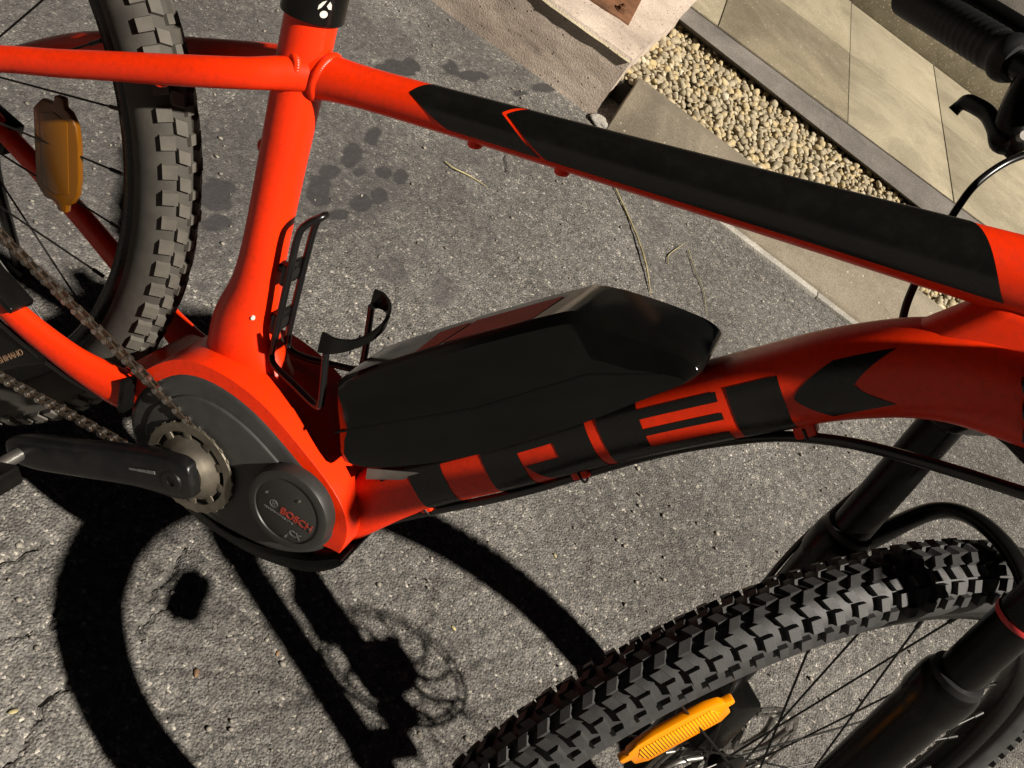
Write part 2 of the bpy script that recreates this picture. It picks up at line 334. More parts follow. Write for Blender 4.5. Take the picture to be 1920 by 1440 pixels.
def vnoise(X, Y, sc, seed):
    r = np.random.default_rng(seed); n = 256; g = r.random((n, n)).astype(np.float32)
    x = X * sc; y = Y * sc; xi = np.floor(x).astype(int); yi = np.floor(y).astype(int); fx = x - xi; fy = y - yi
    fx = fx * fx * (3 - 2 * fx); fy = fy * fy * (3 - 2 * fy)
    a = g[xi % n, yi % n]; b = g[(xi + 1) % n, yi % n]; c = g[xi % n, (yi + 1) % n]; d = g[(xi + 1) % n, (yi + 1) % n]
    return (a * (1 - fx) + b * fx) * (1 - fy) + (c * (1 - fx) + d * fx) * fy
def segdist(X, Y, P):
    D = np.full(X.shape, 9.0)
    for (x0, y0), (x1, y1) in zip(P[:-1], P[1:]):
        dx, dy = x1 - x0, y1 - y0; t = np.clip(((X - x0) * dx + (Y - y0) * dy) / (dx * dx + dy * dy), 0, 1)
        D = np.minimum(D, np.hypot(X - x0 - t * dx, Y - y0 - t * dy))
    return D
def build_ground():
    st = 0.0034
    ext = lambda lo, hi: np.concatenate([lo - np.array([120, 60, 25, 10, 4, 1.6, .6, .2, .06, .02]), np.arange(lo, hi, st), hi + np.array([.02, .06, .2, .6, 1.6, 4, 10, 25, 60, 120])])
    xs = ext(-1.02, 1.42); ys = ext(-0.42, 1.80)
    X, Y = np.meshgrid(xs, ys, indexing='ij')
    Z = (vnoise(X, Y, 240, 1) - .5) * .0017 + (vnoise(X, Y, 120, 2) - .5) * .0017 + (vnoise(X, Y, 45, 3) - .5) * .0016 + (vnoise(X, Y, 9, 4) - .5) * .004
    cracks = [([[350, 1020], [330, 1060], [318, 1085], [290, 1105], [278, 1125]], .0035), ([[330, 1140], [300, 1150], [282, 1160], [262, 1190], [280, 1220]], .002),
              ([[135, 1275], [125, 1290], [90, 1305], [72, 1330], [68, 1350], [50, 1380], [45, 1395], [20, 1425], [0, 1440]], .004),
              ([[0, 1053], [30, 1045], [45, 1035], [70, 1020]], .003), ([[110, 1140], [95, 1170]], .0022), ([[945, 290], [947, 320]], .004), ([[125, 1170], [60, 1180], [0, 1200]], .0018)]
    for px, wd in cracks:
        P = G(px)[:, :2]; P2 = [P[0]]
        for a, b in zip(P[:-1], P[1:]):
            for k in (1, 2, 3): P2.append(a + (b - a) * k / 3 + (rng.normal(size=2) * .0035 if k < 3 else 0))
        d = segdist(X, Y, P2); w = wd * (0.5 + vnoise(X, Y, 60, 8)); Z -= .009 * np.clip(1 - d / w, 0, 1) ** .7
    stain_falloff = np.zeros_like(X)
    spots = [(697, 258, 21, 17), (664, 285, 18, 17), (657, 303, 15, 15), (675, 322, 14, 10), (718, 324, 20, 11), (750, 333, 13, 14), (676, 379, 23, 20), (713, 367, 19, 21), (617, 322, 26, 14), (600, 355, 24, 28), (632, 402, 20, 12),
             (845, 129, 19, 16), (888, 143, 26, 10), (740, 128, 38, 20), (770, 122, 20, 14), (1020, 165, 22, 8), (975, 175, 14, 6), (400, 362, 40, 34), (412, 416, 30, 17), (345, 592, 36, 30), (386, 536, 22, 16), (375, 385, 30, 40), (1393, 1012, 12, 14), (740, 510, 35, 25), (835, 545, 30, 35), (440, 250, 60, 40), (620, 150, 40, 20)]
    for k, (px, py, a, b_) in enumerate(spots):
        c = G([[px, py], [px + a, py], [px, py + b_]])[:, :2]; e1 = c[1] - c[0]; e2 = c[2] - c[0]
        Mi = np.linalg.inv(np.stack([e1, e2], 1)); dx = X - c[0][0]; dy = Y - c[0][1]
        r = np.hypot(Mi[0, 0] * dx + Mi[0, 1] * dy, Mi[1, 0] * dx + Mi[1, 1] * dy)
        r = r + (vnoise(X, Y, 40, 20 + k) - .5) * .7
        soft = .25 if k < 19 else .6; amp = (.95 if k < 19 else .6)
        stain_falloff = np.maximum(stain_falloff, amp * np.clip((1 - r) / soft + .5, 0, 1))
    big = [(520, 120, 190, 160), (420, 330, 130, 190), (700, 60, 150, 60), (640, 330, 140, 120), (120, 300, 260, 200), (200, 30, 300, 120), (800, 420, 130, 90)]  # lamp's fall-off towards upper left, painted as broad dark areas
    for k, (px, py, a, b_) in enumerate(big):
        c = G([[px, py], [px + a, py], [px, py + b_]])[:, :2]; Mi = np.linalg.inv(np.stack([c[1] - c[0], c[2] - c[0]], 1)); dx = X - c[0][0]; dy = Y - c[0][1]
        r = np.hypot(Mi[0, 0] * dx + Mi[0, 1] * dy, Mi[1, 0] * dx + Mi[1, 1] * dy) + (vnoise(X, Y, 11, 60 + k) - .5) * 1.0 + (vnoise(X, Y, 45, 70 + k) - .5) * .4
        stain_falloff = np.maximum(stain_falloff, (.55 if k < 6 else .30) * np.clip((1 - r) / .6 + .3, 0, 1))
    # uneven dark patches, the same lamp fall-off put into the asphalt colour
    pt = vnoise(X, Y, 5, 31) * .6 + vnoise(X, Y, 14, 32) * .4
    stain_falloff = np.maximum(stain_falloff, np.clip((pt - .62) * 4, 0, .5) * np.clip((.55 - X) / .3, 0, 1) * np.clip((Y - .35) / .25, 0, 1))
    Z *= (1 - .5 * stain_falloff); nx, ny = X.shape
    far = (X < -1.02) | (X > 1.42) | (Y < -.42) | (Y > 1.8); Z[far] = -.001; Z[Y > 1.74] -= .004
    me = bpy.data.meshes.new('ground'); V = np.stack([X, Y, Z], -1).reshape(-1, 3).astype(np.float32)
    idx = np.arange(nx * ny).reshape(nx, ny); q = np.stack([idx[:-1, :-1], idx[1:, :-1], idx[1:, 1:], idx[:-1, 1:]], -1).reshape(-1, 4)
    me.vertices.add(len(V)); me.vertices.foreach_set('co', V.ravel()); me.loops.add(q.size); me.loops.foreach_set('vertex_index', q.ravel().astype(np.int32))
    me.polygons.add(len(q)); me.polygons.foreach_set('loop_start', np.arange(0, q.size, 4, dtype=np.int32))
    me.update(); me.validate()
    at = me.attributes.new('stain_falloff', 'FLOAT', 'POINT'); at.data.foreach_set('value', stain_falloff.ravel().astype(np.float32))
    tag(link('ground', me, 'asphalt'), kind='structure')
build_ground()

# kerb strip, gravel bed, paving behind it
def quadprism(name, P, z0, z1, mt, parent=None, bevel=0.003):
    bm = bmesh.new(); lo = [bm.verts.new((p[0], p[1], z0)) for p in P]; hi = [bm.verts.new((p[0], p[1], z1)) for p in P]
    bm.faces.new(lo[::-1]); bm.faces.new(hi); k = len(P)
    for i in range(k): bm.faces.new((lo[i], lo[(i + 1) % k], hi[(i + 1) % k], hi[i]))
    bmesh.ops.recalc_face_normals(bm, faces=bm.faces)
    if bevel: bmesh.ops.bevel(bm, geom=[e for e in bm.edges if e.calc_face_angle() > .5], offset=bevel, segments=2, profile=.5, affect='EDGES')
    return frombm(name, bm, mt, parent, True, 40)
def lin(p, q, x): t = (x - p[0]) / (q[0] - p[0]); return np.array([x, p[1] + t * (q[1] - p[1])])
k0, k1 = G([[1330, 400]])[0][:2], G([[1600, 605]])[0][:2]
KH = 0.085
g0, g1 = G([[1200, 144]], KH)[0][:2], G([[1740, 555]], KH)[0][:2]
xa = -0.135
def kerbstone(x0, x1, y0=0.0, mt='kerb', back=.085):
    kn = np.array([-math.sin(KA), math.cos(KA)]); bm = bmesh.new(); secs = []
    for x, dx in ((x0, y0), (x1, 0.0)):
        f_, b_ = (lin(k0, k1, G([[1144, 240]])[0][0]), g0) if x is None else (lin(k0, k1, x), lin(g0, g1, x)); t_ = f_ + (b_ - f_) * .60
        secs.append([bm.verts.new((*f_, -.05)), bm.verts.new((*f_, .004)), bm.verts.new((*(f_ + kn * .006), .016)), bm.verts.new((*t_, KH - .006)), bm.verts.new((*(t_ + kn * .012), KH)), bm.verts.new((*b_, KH)), bm.verts.new((*b_, -.05))])
    n_ = len(secs[0])
    for i in range(n_): bm.faces.new((secs[0][i], secs[0][(i + 1) % n_], secs[1][(i + 1) % n_], secs[1][i]))
    bm.faces.new(secs[0]); bm.faces.new(secs[1][::-1]); bmesh.ops.recalc_face_normals(bm, faces=bm.faces)
    bmesh.ops.bevel(bm, geom=[e for e in bm.edges if e.calc_face_angle() > .2], offset=.004, segments=2, profile=.5, affect='EDGES')
    return tag(frombm('kerb', bm, mt, None, True, 30), kind='structure')
kerb = kerbstone(None, 0.92); k2 = kerbstone(0.926, 3.2)
w = np.array([math.sin(KA), -math.cos(KA)]) * .022
quadprism('mortar_fillet', [lin(k0, k1, 0.05) + w, lin(k0, k1, 0.55) + w, lin(k0, k1, 0.55) - w * .2, lin(k0, k1, 0.05) - w * .2], -.02, .010, 'mortar', kerb, .003)
quadprism('mortar_fillet', [lin(k0, k1, 0.553) + w, lin(k0, k1, 2.5) + w, lin(k0, k1, 2.5) - w * .2, lin(k0, k1, 0.553) - w * .2], -.02, .008, 'mortar', kerb, .003)
GZ, SZ = 0.066, 0.125
s0, s1 = G([[1318, 32]], SZ)[0][:2], G([[1778, 374]], SZ)[0][:2]
nrm = unit(np.array([-(s1 - s0)[1], (s1 - s0)[0]]))
bedp = [lin(g0, g1, -0.9) - nrm * .01, lin(g0, g1, 3.2) - nrm * .01, lin(s0, s1, 3.2) + nrm * .02, lin(s0, s1, -0.9) + nrm * .02]
tag(quadprism('gravel_bed', bedp, -.05, GZ - .018, 'bed', None, 0), kind='structure')
f0, f1 = G([[1318, 80]], GZ)[0][:2], G([[1700, 375]], GZ)[0][:2]      # far edge of the gravel
bm = bmesh.new(); secs = []
for x in (-1.2, 3.2):
    a_, b_ = lin(f0, f1, x), lin(s0, s1, x); secs.append([bm.verts.new((*a_, -.05)), bm.verts.new((*a_, GZ - .010)), bm.verts.new((*(b_ - nrm * .030), SZ - .008)), bm.verts.new((*(b_ + nrm * .016), SZ - .005)), bm.verts.new((*(b_ + nrm * .016), -.05))])
for i in range(5): bm.faces.new((secs[0][i], secs[0][(i + 1) % 5], secs[1][(i + 1) % 5], secs[1][i]))
bm.faces.new(secs[0]); bm.faces.new(secs[1][::-1]); bmesh.ops.recalc_face_normals(bm, faces=bm.faces)
eg = tag(frombm('edging', bm, 'edging', None, True, 10), kind='structure')

def build_gravel():
    tem = []
    for k in range(10):
        bm = bmesh.new(); bmesh.ops.create_icosphere(bm, subdivisions=2, radius=1.0)
        off = Vector((k * 7.3, k * 3.1, 0)); sc = Vector((1.0, random.uniform(.65, .95), random.uniform(.5, .75)))
        for v in bm.verts:
            d = 1 + .35 * mnoise.noise(v.co * 1.1 + off) + .12 * mnoise.noise(v.co * 2.6 + off)
            v.co = Vector((v.co.x * sc.x, v.co.y * sc.y, v.co.z * sc.z)) * d
        bm.verts.ensure_lookup_table()
        tem.append((np.array([v.co[:] for v in bm.verts]), np.array([[v.index for v in f.verts] for f in bm.faces]))); bm.free()
    V = []; Fs = []; T = []; base = 0; pts = []
    x0, x1 = -0.24, 1.25
    for layer, (num, dz) in enumerate(((3600, -.010), (2100, .002))):
        cell = {}; mind = (.0135, .017)[layer]
        for _ in range(num * 6):
            x = random.uniform(x0, x1); lo = lin(g0, g1, x)[1] + .002; hi = lin(f0, f1, x)[1] + .012
            y = random.uniform(lo, hi); kx, ky = int(x / mind), int(y / mind)
            if any((x - a) ** 2 + (y - b) ** 2 < mind * mind for i in (-1, 0, 1) for j in (-1, 0, 1) for (a, b) in cell.get((kx + i, ky + j), ())): continue
            cell.setdefault((kx, ky), []).append((x, y)); pts.append((x, y, GZ + dz + random.uniform(-.004, .004)))
            if sum(map(len, cell.values())) >= num: break
    for (x, y, z) in pts:
        v, f = tem[random.randrange(10)]; r = random.choice((.0060, .0080, .0095, .0105, .0115, .0130, .0150, .0165))
        R_ = np.array(Matrix.Rotation(random.uniform(0, 6.28), 3, 'Z') @ Matrix.Rotation(random.gauss(0, .5), 3, 'X') @ Matrix.Rotation(random.gauss(0, .5), 3, 'Y'))
        V.append(v @ R_.T * r + (x, y, z)); Fs.append(f + base); base += len(v); T.append(np.full(len(v), random.random()))
    V = np.concatenate(V).astype(np.float32); Fs = np.concatenate(Fs).astype(np.int32)
    me = bpy.data.meshes.new('gravel'); me.vertices.add(len(V)); me.vertices.foreach_set('co', V.ravel())
    me.loops.add(Fs.size); me.loops.foreach_set('vertex_index', Fs.ravel()); me.polygons.add(len(Fs)); me.polygons.foreach_set('loop_start', np.arange(0, Fs.size, 3, dtype=np.int32))
    me.update(); me.validate()
    at = me.attributes.new('tone', 'FLOAT', 'POINT'); at.data.foreach_set('value', np.concatenate(T).astype(np.float32))
    mt, n, b = newmat('gravel_stone'); L = n.links.new; N = n.nodes.new
    a = N('ShaderNodeAttribute'); a.attribute_name = 'tone'; rp = N('ShaderNodeValToRGB'); e = rp.color_ramp.elements
    e[0].color = (0.2262, 0.1872, 0.1209, 1); e[1].color = (0.4524, 0.4134, 0.3198, 1); x = e.new(.5); x.color = (0.3276, 0.2808, 0.1950, 1); x = e.new(.95); x.color = (0.3744, 0.2886, 0.1482, 1)
    L(a.outputs['Fac'], rp.inputs['Fac'])
    tc = N('ShaderNodeTexCoord'); nz = N('ShaderNodeTexNoise'); nz.inputs['Scale'].default_value = 180; nz.inputs['Detail'].default_value = 5; L(tc.outputs['Object'], nz.inputs['Vector'])
    mx = N('ShaderNodeMix'); mx.data_type = 'RGBA'; mx.blend_type = 'OVERLAY'; mx.inputs['Factor'].default_value = .6; L(rp.outputs['Color'], mx.inputs['A']); L(nz.outputs['Fac'], mx.inputs['B'])
    L(mx.outputs['Result'], b.inputs['Base Color']); b.inputs['Roughness'].default_value = .75; b.inputs['Specular IOR Level'].default_value = .3
    bp = N('ShaderNodeBump'); bp.inputs['Strength'].default_value = .35; bp.inputs['Distance'].default_value = .002; L(nz.outputs['Fac'], bp.inputs['Height']); L(bp.outputs['Normal'], b.inputs['Normal'])
    tag(link('gravel', me, mt), 'cream gravel filling the strip between the tan kerb and the paving', 'gravel', kind='stuff')
build_gravel()

# paving slabs
pav = quadprism('pavement', [lin(s0, s1, -1.2) + nrm * .019, lin(s0, s1, 3.2) + nrm * .019, lin(s0, s1, 3.2) + nrm * 3.4, lin(s0, s1, -1.2) + nrm * 3.4], -.05, SZ - .0038, 'sand', None, 0); tag(pav, kind='structure')
jl = [G(q, SZ)[:, :2] for q in ([[1352, 33], [1364, -8]], [[1591, 205], [1590, 30]], [[1790, 380], [1752, 128]])]
jd = unit(jl[2][1] - jl[2][0]); jx = [q[0] for q in jl]
rowp = [lin(s0, s1, 0.3) + nrm * .022]
mid = G([[1740, 210]], SZ)[0][:2]; ris = G([[1752, 122]], SZ)[0][:2]
rows = [0.022, float((mid - s0) @ nrm), float((ris - s0) @ nrm)]
sd = unit(s1 - s0)
def onrow(j, dist):   # point on joint line j at distance dist from the edging
    p0 = jx[j] if 0 <= j < 3 else (jx[0] + (j) * sd * .47 if j < 0 else jx[2] + (j - 2) * sd * .47)
    t = (dist - (p0 - s0) @ nrm) / (jd @ nrm); return p0 + jd * t
gap = .0017
tone = {(0, -1): 2, (0, 0): 0, (0, 1): 1, (0, 2): 1, (1, -1): 0, (1, 0): 2, (1, 1): 1, (1, 2): 1}
for r in (0, 1):
    for j in range(-3, 5):
        a, b = onrow(j, rows[r] + gap), onrow(j + 1, rows[r] + gap); c, d = onrow(j + 1, rows[r + 1] - gap), onrow(j, rows[r + 1] - gap)
        quadprism('slab', [a + sd * gap, b - sd * gap, c - sd * gap, d + sd * gap], SZ - .04, SZ - .001 + random.uniform(-.0015, .0015), SLABM[tone.get((r, j), random.choice((0, 1, 2)))], pav, .0025)
# low step with a darker riser beyond the slabs
st0 = s0 + nrm * (rows[2] + .002)
step = quadprism('step', [st0 - sd * 1.5, st0 + sd * 4, st0 + sd * 4 + nrm * .9, st0 - sd * 1.5 + nrm * .9], SZ - .05, SZ + .155, 'step', None, .006); tag(step, kind='structure')
quadprism('upper_step', [st0 - sd * 1.5 + nrm * .42, st0 + sd * 4 + nrm * .42, st0 + sd * 4 + nrm * 2.2, st0 - sd * 1.5 + nrm * 2.2], SZ, SZ + .32, 'edging', step, .006)
tag(quadprism('wall_base', [st0 - sd * 1.5 + nrm * 1.6, st0 + sd * 4 + nrm * 1.6, st0 + sd * 4 + nrm * 2.4, st0 - sd * 1.5 + nrm * 2.4], SZ, SZ + 1.2, 'edging', None, .006), 'grey rendered wall behind the steps', 'wall')

# concrete block with a bolted rusty plate
def build_block():
    c = G([[1112, 212]])[0][:2]; BH = .168
    tf = G([[1021, 0]], BH)[0][:2]; tc_ = G([[1176, 112]], BH)[0][:2]; tr = G([[1290, 8]], BH)[0][:2]
    ex = unit(tf - tc_); ey = unit(tr - tc_)
    P = [tc_, tc_ + ey * 1.0, tc_ + ey * 1.0 + ex * 1.6, tc_ + ex * 1.6]
    bm = bmesh.new(); bmesh.ops.create_cube(bm, size=1.0)
    for v in bm.verts:
        a, b, c3 = v.co.x + .5, v.co.y + .5, v.co.z + .5; q = tc_ + ex * 1.6 * a + ey * 1.0 * b
        v.co = Vector((q[0], q[1], -.03 + (BH + .03) * c3))
    bmesh.ops.bevel(bm, geom=bm.edges[:], offset=.010, segments=2, profile=.5, affect='EDGES')
    bmesh.ops.recalc_face_normals(bm, faces=bm.faces)
    for _ in range(6):
        es = [e for e in bm.edges if e.calc_length() > .012 and (Vector((*tc_, BH)) - (e.verts[0].co + e.verts[1].co) / 2).length < .62 + e.calc_length()]
        if not es or len(bm.faces) > 60000: break
        bmesh.ops.subdivide_edges(bm, edges=es, cuts=1, use_grid_fill=True)
    bm.normal_update(); dsp = []
    for v in bm.verts:
        ml = min(e.calc_length() for e in v.link_edges); d = (mnoise.noise(v.co * 16) * .0035 + mnoise.noise(v.co * 55) * .0022) * min(1, max(0, (ml - .002) / .006)); dsp.append((v, v.normal * d))
    for v, d in dsp: v.co += d
    o = frombm('concrete_block', bm, 'blockface', None, True, 38)
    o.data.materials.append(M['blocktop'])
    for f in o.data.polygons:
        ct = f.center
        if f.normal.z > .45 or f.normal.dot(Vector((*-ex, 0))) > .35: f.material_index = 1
    tag(o, 'pitted concrete block with a rusty plate, ending the gravel strip', 'block')
    pc = G([[1180, 45]], BH + .006)[0][:2]; pa = G([[1115, 0]], BH + .006)[0][:2]; pb = G([[1203, 0]], BH + .006)[0][:2]
    e1, e2 = unit(pa - pc), unit(pb - pc)
    pl = quadprism('steel_plate', [pc, pc + e1 * .22, pc + e1 * .22 + e2 * .22, pc + e2 * .22], BH - .004, BH + .006, 'rust', o, .0015)
    b = G([[1166, 16]], BH + .012)[0]
    lathe('bolt', [(.0, .0), (.016, .0), (.016, .003), (.0115, .003), (.0115, .012), (.006, .013), (.006, .02), (0.001, .02)], np.array([b[0], b[1], BH + .006]), np.array([0, 0, 1.0]), 'rust', pl, 6)
    pp = pc + e1 * .11 + e2 * .11
    tube('post', [(pp[0], pp[1], BH), (pp[0], pp[1], BH + 1.0)], [.045, .045], 'rust', pl, 20, 1)
build_block()
mc = G([[1118, 228]])[0]
bm = bmesh.new(); bmesh.ops.create_icosphere(bm, subdivisions=3, radius=.035)
for v in bm.verts: v.co = Vector((v.co.x * 1.1, v.co.y * .7, v.co.z * .35)) * (1 + .5 * mnoise.noise(v.co * 40)) + Vector((mc[0] + .02, mc[1] + .0, .004))
tag(frombm('mortar_lump', bm, 'mortar', None, True), 'pale mortar lump at the corner of the concrete block', 'mortar lump')

def straw(px, label, r=.0011, z=.004):
    P = G(px); P[:, 2] = z + np.abs(rng.normal(size=len(P))) * .002; tag(tube('straw', P, [r] * (len(P) - 1) + [r * .4], 'straw', None, 6, 5), label, 'straw')
straw([[833, 306], [850, 320], [880, 333], [912, 354]], 'short straight dry straw lying alone on the asphalt below the top tube', .0016)
straw([[1148, 350], [1172, 400], [1192, 450], [1207, 500], [1218, 556]], 'long curved dry straw reaching from the top tube to the battery', .0022)
straw([[1250, 498], [1252, 480], [1280, 461]], 'small hooked dry straw between the battery and the kerb', .0012)
straw([[1288, 470], [1300, 510], [1316, 545], [1323, 592]], 'thin wavy dry straw beside the pale kerb mortar', .0010)
def leaf(px, r, mt, label):
    c = G([px])[0]; a = random.uniform(0, 6); V = []
    for k, (u, v) in enumerate(((1, 0), (.4, .45), (-.5, .4), (-1, 0), (-.4, -.45), (.5, -.35))):
        V.append((c[0] + r * (u * math.cos(a) - v * math.sin(a)), c[1] + r * (u * math.sin(a) + v * math.cos(a)), .0012 + .0008 * abs(v) + random.uniform(0, .0004)))
    V.append((c[0], c[1], .0012)); V2 = [(x, y, z - .0008) for x, y, z in V]
    Fc = [(i, (i + 1) % 6, 6) for i in range(6)] + [(7 + (i + 1) % 6, 7 + i, 13) for i in range(6)] + [(i, 7 + i, 7 + (i + 1) % 6, (i + 1) % 6) for i in range(6)]
    tag(fromdata('leaf_scrap', V + V2, Fc, mt, None, True), label, 'leaf', 'leaf scraps on the asphalt')
for q, r, mt, lb in (([368, 1262], .0062, 'leaf', 'orange leaf scrap inside the wheel shadow on the asphalt'), ([520, 1226], .0042, 'leaf', 'small orange leaf scrap beside the fork leg shadow'), ([126, 1242], .0042, 'leaf', 'tiny orange leaf scrap at the outer edge of the wheel shadow'),
                     ([1040, 1042], .0045, 'straw', 'pale yellow scrap beside the broad curved shadow'), ([850, 1178], .005, 'straw', 'pale yellow scrap beside the brake disc shadow'), ([25, 1335], .0055, 'straw', 'pale yellow scrap outside the wheel shadow near the long crack')):
    leaf(q, r, mt, lb)

# ================================================================== THE BICYCLE (bicycle frame: x forward, y left, z up; leaning away)
bike = bpy.data.objects.new('electric_bicycle', None); col.objects.link(bike); bike.rotation_euler = (-LEAN, 0, 0)
tag(bike, 'orange-red electric mountain bike leaning away, black battery on its down tube', 'bicycle')
Y = np.array([0, 1.0, 0]); Xa = np.array([1.0, 0, 0]); Za = np.array([0, 0, 1.0])
ZBB = 0.309; STA = 1.29906; HA = 1.39118; TH = 0.79963; LF = 0.50365; OFF = 0.04972; RWH = 0.3636
sO = np.array([-0.0036, 0, ZBB]); sD = np.array([-math.cos(STA), 0, math.sin(STA)]); sN = np.array([math.sin(STA), 0, math.cos(STA)])
AX = np.array([math.cos(HA), 0, -math.sin(HA)]); HB = np.array([0.47145, 0, 0.84996])
perp = np.array([math.sin(HA), 0, math.cos(HA)])
Rst = np.array(Matrix.Rotation(TH, 3, Vector(-AX))); FW = Rst @ perp; SI = Rst @ Y
AXL = HB + AX * LF + FW * OFF
RAX = np.array([-0.472, 0, RWH])
fr = lambda x, y, z: np.array([x, y, z])

# --- seat tube, collar, post, saddle
stt = tube('seat_tube', [sO + sD * .075 + sN * .012, sO + sD * .10 + sN * .004, sO + sD * .135 - sN * .004, sO + sD * .175 - sN * .001, sO + sD * .22, sO + sD * .30, sO + sD * .37, sO + sD * .416],
     [(.055, .028), (.043, .028), (.031, .025), (.0225, .0215), (.0195, .0195), (.0195, .0195), (.0205, .0200), (.0205, .0200)], 'red', bike, 32, 8, Y)
collar = lathe('seat_clamp', [(.0175, .0), (.0238, .0), (.0242, .002), (.0242, .026), (.0236, .029), (.0175, .029)], sO + sD * .414, sD, 'black', bike, 40)
# emblem on the clamp
def onclamp(a, h, r=.0244): return sO + sD * (.414 + h) + r * (-Y * math.cos(a) + sN * math.sin(a))
def clampdecal(name, pts, mt, parent):
    n = len(pts); V = [onclamp(a, h) for a, h in pts] + [onclamp(a, h, .0239) for a, h in pts]
    Fc = [tuple(range(n))[::-1], tuple(range(n, 2 * n))] + [(i, (i + 1) % n, n + (i + 1) % n, n + i) for i in range(n)]
    return fromdata(name, V, Fc, mt, parent, False)
ac, hc = .86, .0125
ell = lambda a0, h0, ra, rb, rot=0.0, n=18: [(a0 + ra * math.cos(t) * math.cos(rot) / .0244 - rb * math.sin(t) * math.sin(rot) / .0244, h0 + ra * math.cos(t) * math.sin(rot) + rb * math.sin(t) * math.cos(rot)) for t in np.linspace(0, 2 * math.pi, n, endpoint=False)]
clampdecal('emblem_dot', ell(ac + .01, hc - .0035, .0030, .0026, .3), 'white', collar)
clampdecal('emblem_left', [(ac - .20, hc - .0010), (ac - .19, hc + .0022), (ac - .10, hc + .0050), (ac + .02, hc + .0066), (ac - .03, hc + .0040), (ac - .11, hc + .0008)], 'white', collar)
clampdecal('emblem_right', [(ac + .05, hc + .0026), (ac + .13, hc + .0062), (ac + .20, hc + .0040), (ac + .22, hc + .0006), (ac + .13, hc + .0006)], 'white', collar)
tube('seat_post', [sO + sD * .35, sO + sD * .62], [.0158, .0158], 'black', bike, 24, 1)
ts = sO + sD * .66
sad = [ts + fr(-.13, 0, .02), ts + fr(-.09, 0, .028), ts + fr(-.02, 0, .022), ts + fr(.06, 0, .016), ts + fr(.14, 0, .010)]
tube('saddle', sad, [(.012, .05), (.02, .072), (.02, .05), (.016, .026), (.012, .016)], 'grip', bike, 24, 8, Y)
for sg in (-1, 1): tube('saddle_rail', [ts + fr(-.09, sg * .022, .012), ts + fr(-.03, sg * .022, -.03), ts + fr(.04, sg * .022, -.028), ts + fr(.10, sg * .012, .004)], .0035, 'steel', bike, 8)
box('post_head', ts + fr(0, 0, -.028), (Xa, Y, Za), (.022, .02, .016), 'black', bike, .004)

# --- top tube with black paint
tO = np.array([-0.1, 0, 0.66855]); tD = np.array([math.cos(.42982), 0, math.sin(.42982)])
TT = Surf([tO - tD * .012, tO + tD * .034, tO + tD * .11, tO + tD * .27, tO + tD * .46, tO + tD * .612], [(.0235, .0185), (.0166, .0164), (.0160, .0158), (.0186, .0182), (.0232, .0222), (.0275, .0245)], 10, Y)
tt = TT.mesh('top_tube', 'red', bike, 40)
def pix2surf(S, px, th=(-math.pi, math.pi * .35)):
    q = np.linspace(0, S.s[-1], 500); t = np.linspace(th[0], th[1], 240); Q, T_ = np.meshgrid(q, t, indexing='ij')
    P = S.at(Q.ravel(), T_.ravel()); Nn = np.stack([np.interp(Q.ravel(), S.s, S.N[:, k]) for k in range(3)], -1) * np.cos(T_.ravel())[:, None] + np.stack([np.interp(Q.ravel(), S.s, S.B[:, k]) for k in range(3)], -1) * np.sin(T_.ravel())[:, None]
    vis = ((CB - P) * Nn).sum(1) > 0; P = P[vis]; qq = Q.ravel()[vis]; tt_ = T_.ravel()[vis]; uv = PB(P); out = []
    for p in px: k = np.argmin(((uv - p) ** 2).sum(1)); out.append((qq[k], tt_[k]))
    return out
def decal(name, S, quads, mt, parent, off=.00045, nu=30, nv=14):
    V = []; Fc = []
    for qd in quads:
        c = np.array(qd, float); b0 = len(V)
        uu, vv = np.meshgrid(np.linspace(0, 1, nu + 1), np.linspace(0, 1, nv + 1), indexing='ij'); uu = uu.ravel()[:, None]; vv = vv.ravel()[:, None]
        st = (c[0] * (1 - uu) + c[1] * uu) * (1 - vv) + (c[3] * (1 - uu) + c[2] * uu) * vv
        V += list(S.at(st[:, 0], st[:, 1], off))
        for i in range(nu):
            for j in range(nv): a = b0 + i * (nv + 1) + j; Fc.append((a, a + nv + 1, a + nv + 2, a + 1))
    o = fromdata(name, V, Fc, mt, parent)
    return o
def th_line(S, px): return pix2surf(S, px)
(sa, ta), (sb, tb), (sc_, tc2) = pix2surf(TT, [[768, 174], [840, 235], [1025, 302]])
(sd_, td), (se, te) = pix2surf(TT, [[1848, 440], [1885, 575]])
(sf, tf_), (sg_, tg) = pix2surf(TT, [[945, 213], [1020, 300]])
LOW = math.radians(-128); TOP = math.radians(60)
tipth = ta
low_b = min(tb, math.radians(-100))
# underside edge of the black paint: pixels along it
edge = pix2surf(TT, [[845, 240], [1020, 300], [1300, 385], [1600, 480], [1700, 512]])
lowth = float(np.median([e[1] for e in edge]))
sL = lambda th: np.where(th > tipth, sa + (th - tipth) * .012, sa + (tipth - th) * (sb - sa) / max(.05, tipth - lowth))
def strip(name, S, thetas, f0, f1, mt, parent, off=.00045, nu=60):
    V = []; Fc = []; nv = len(thetas)
    for th in thetas:
        a, b = float(f0(th)), float(f1(th)); q = np.linspace(a, b, nu + 1); V += list(S.at(q, np.full(nu + 1, th), off))
    for i in range(nv - 1):
        for j in range(nu): a = i * (nu + 1) + j; Fc.append((a, a + 1, a + nu + 2, a + nu + 1))
    return fromdata(name, V, Fc, mt, parent)
chs, chd = sf, (sg_ - sf) / max(.05, tf_ - lowth)
gapw = .0042
chev = lambda th: np.where(th > tf_, chs + (th - tf_) * .016, chs + (tf_ - th) * chd)
sR = lambda th: sd_ + (td - th) * (se - sd_) / max(.05, td - te)
ths = np.linspace(lowth, TOP, 40)
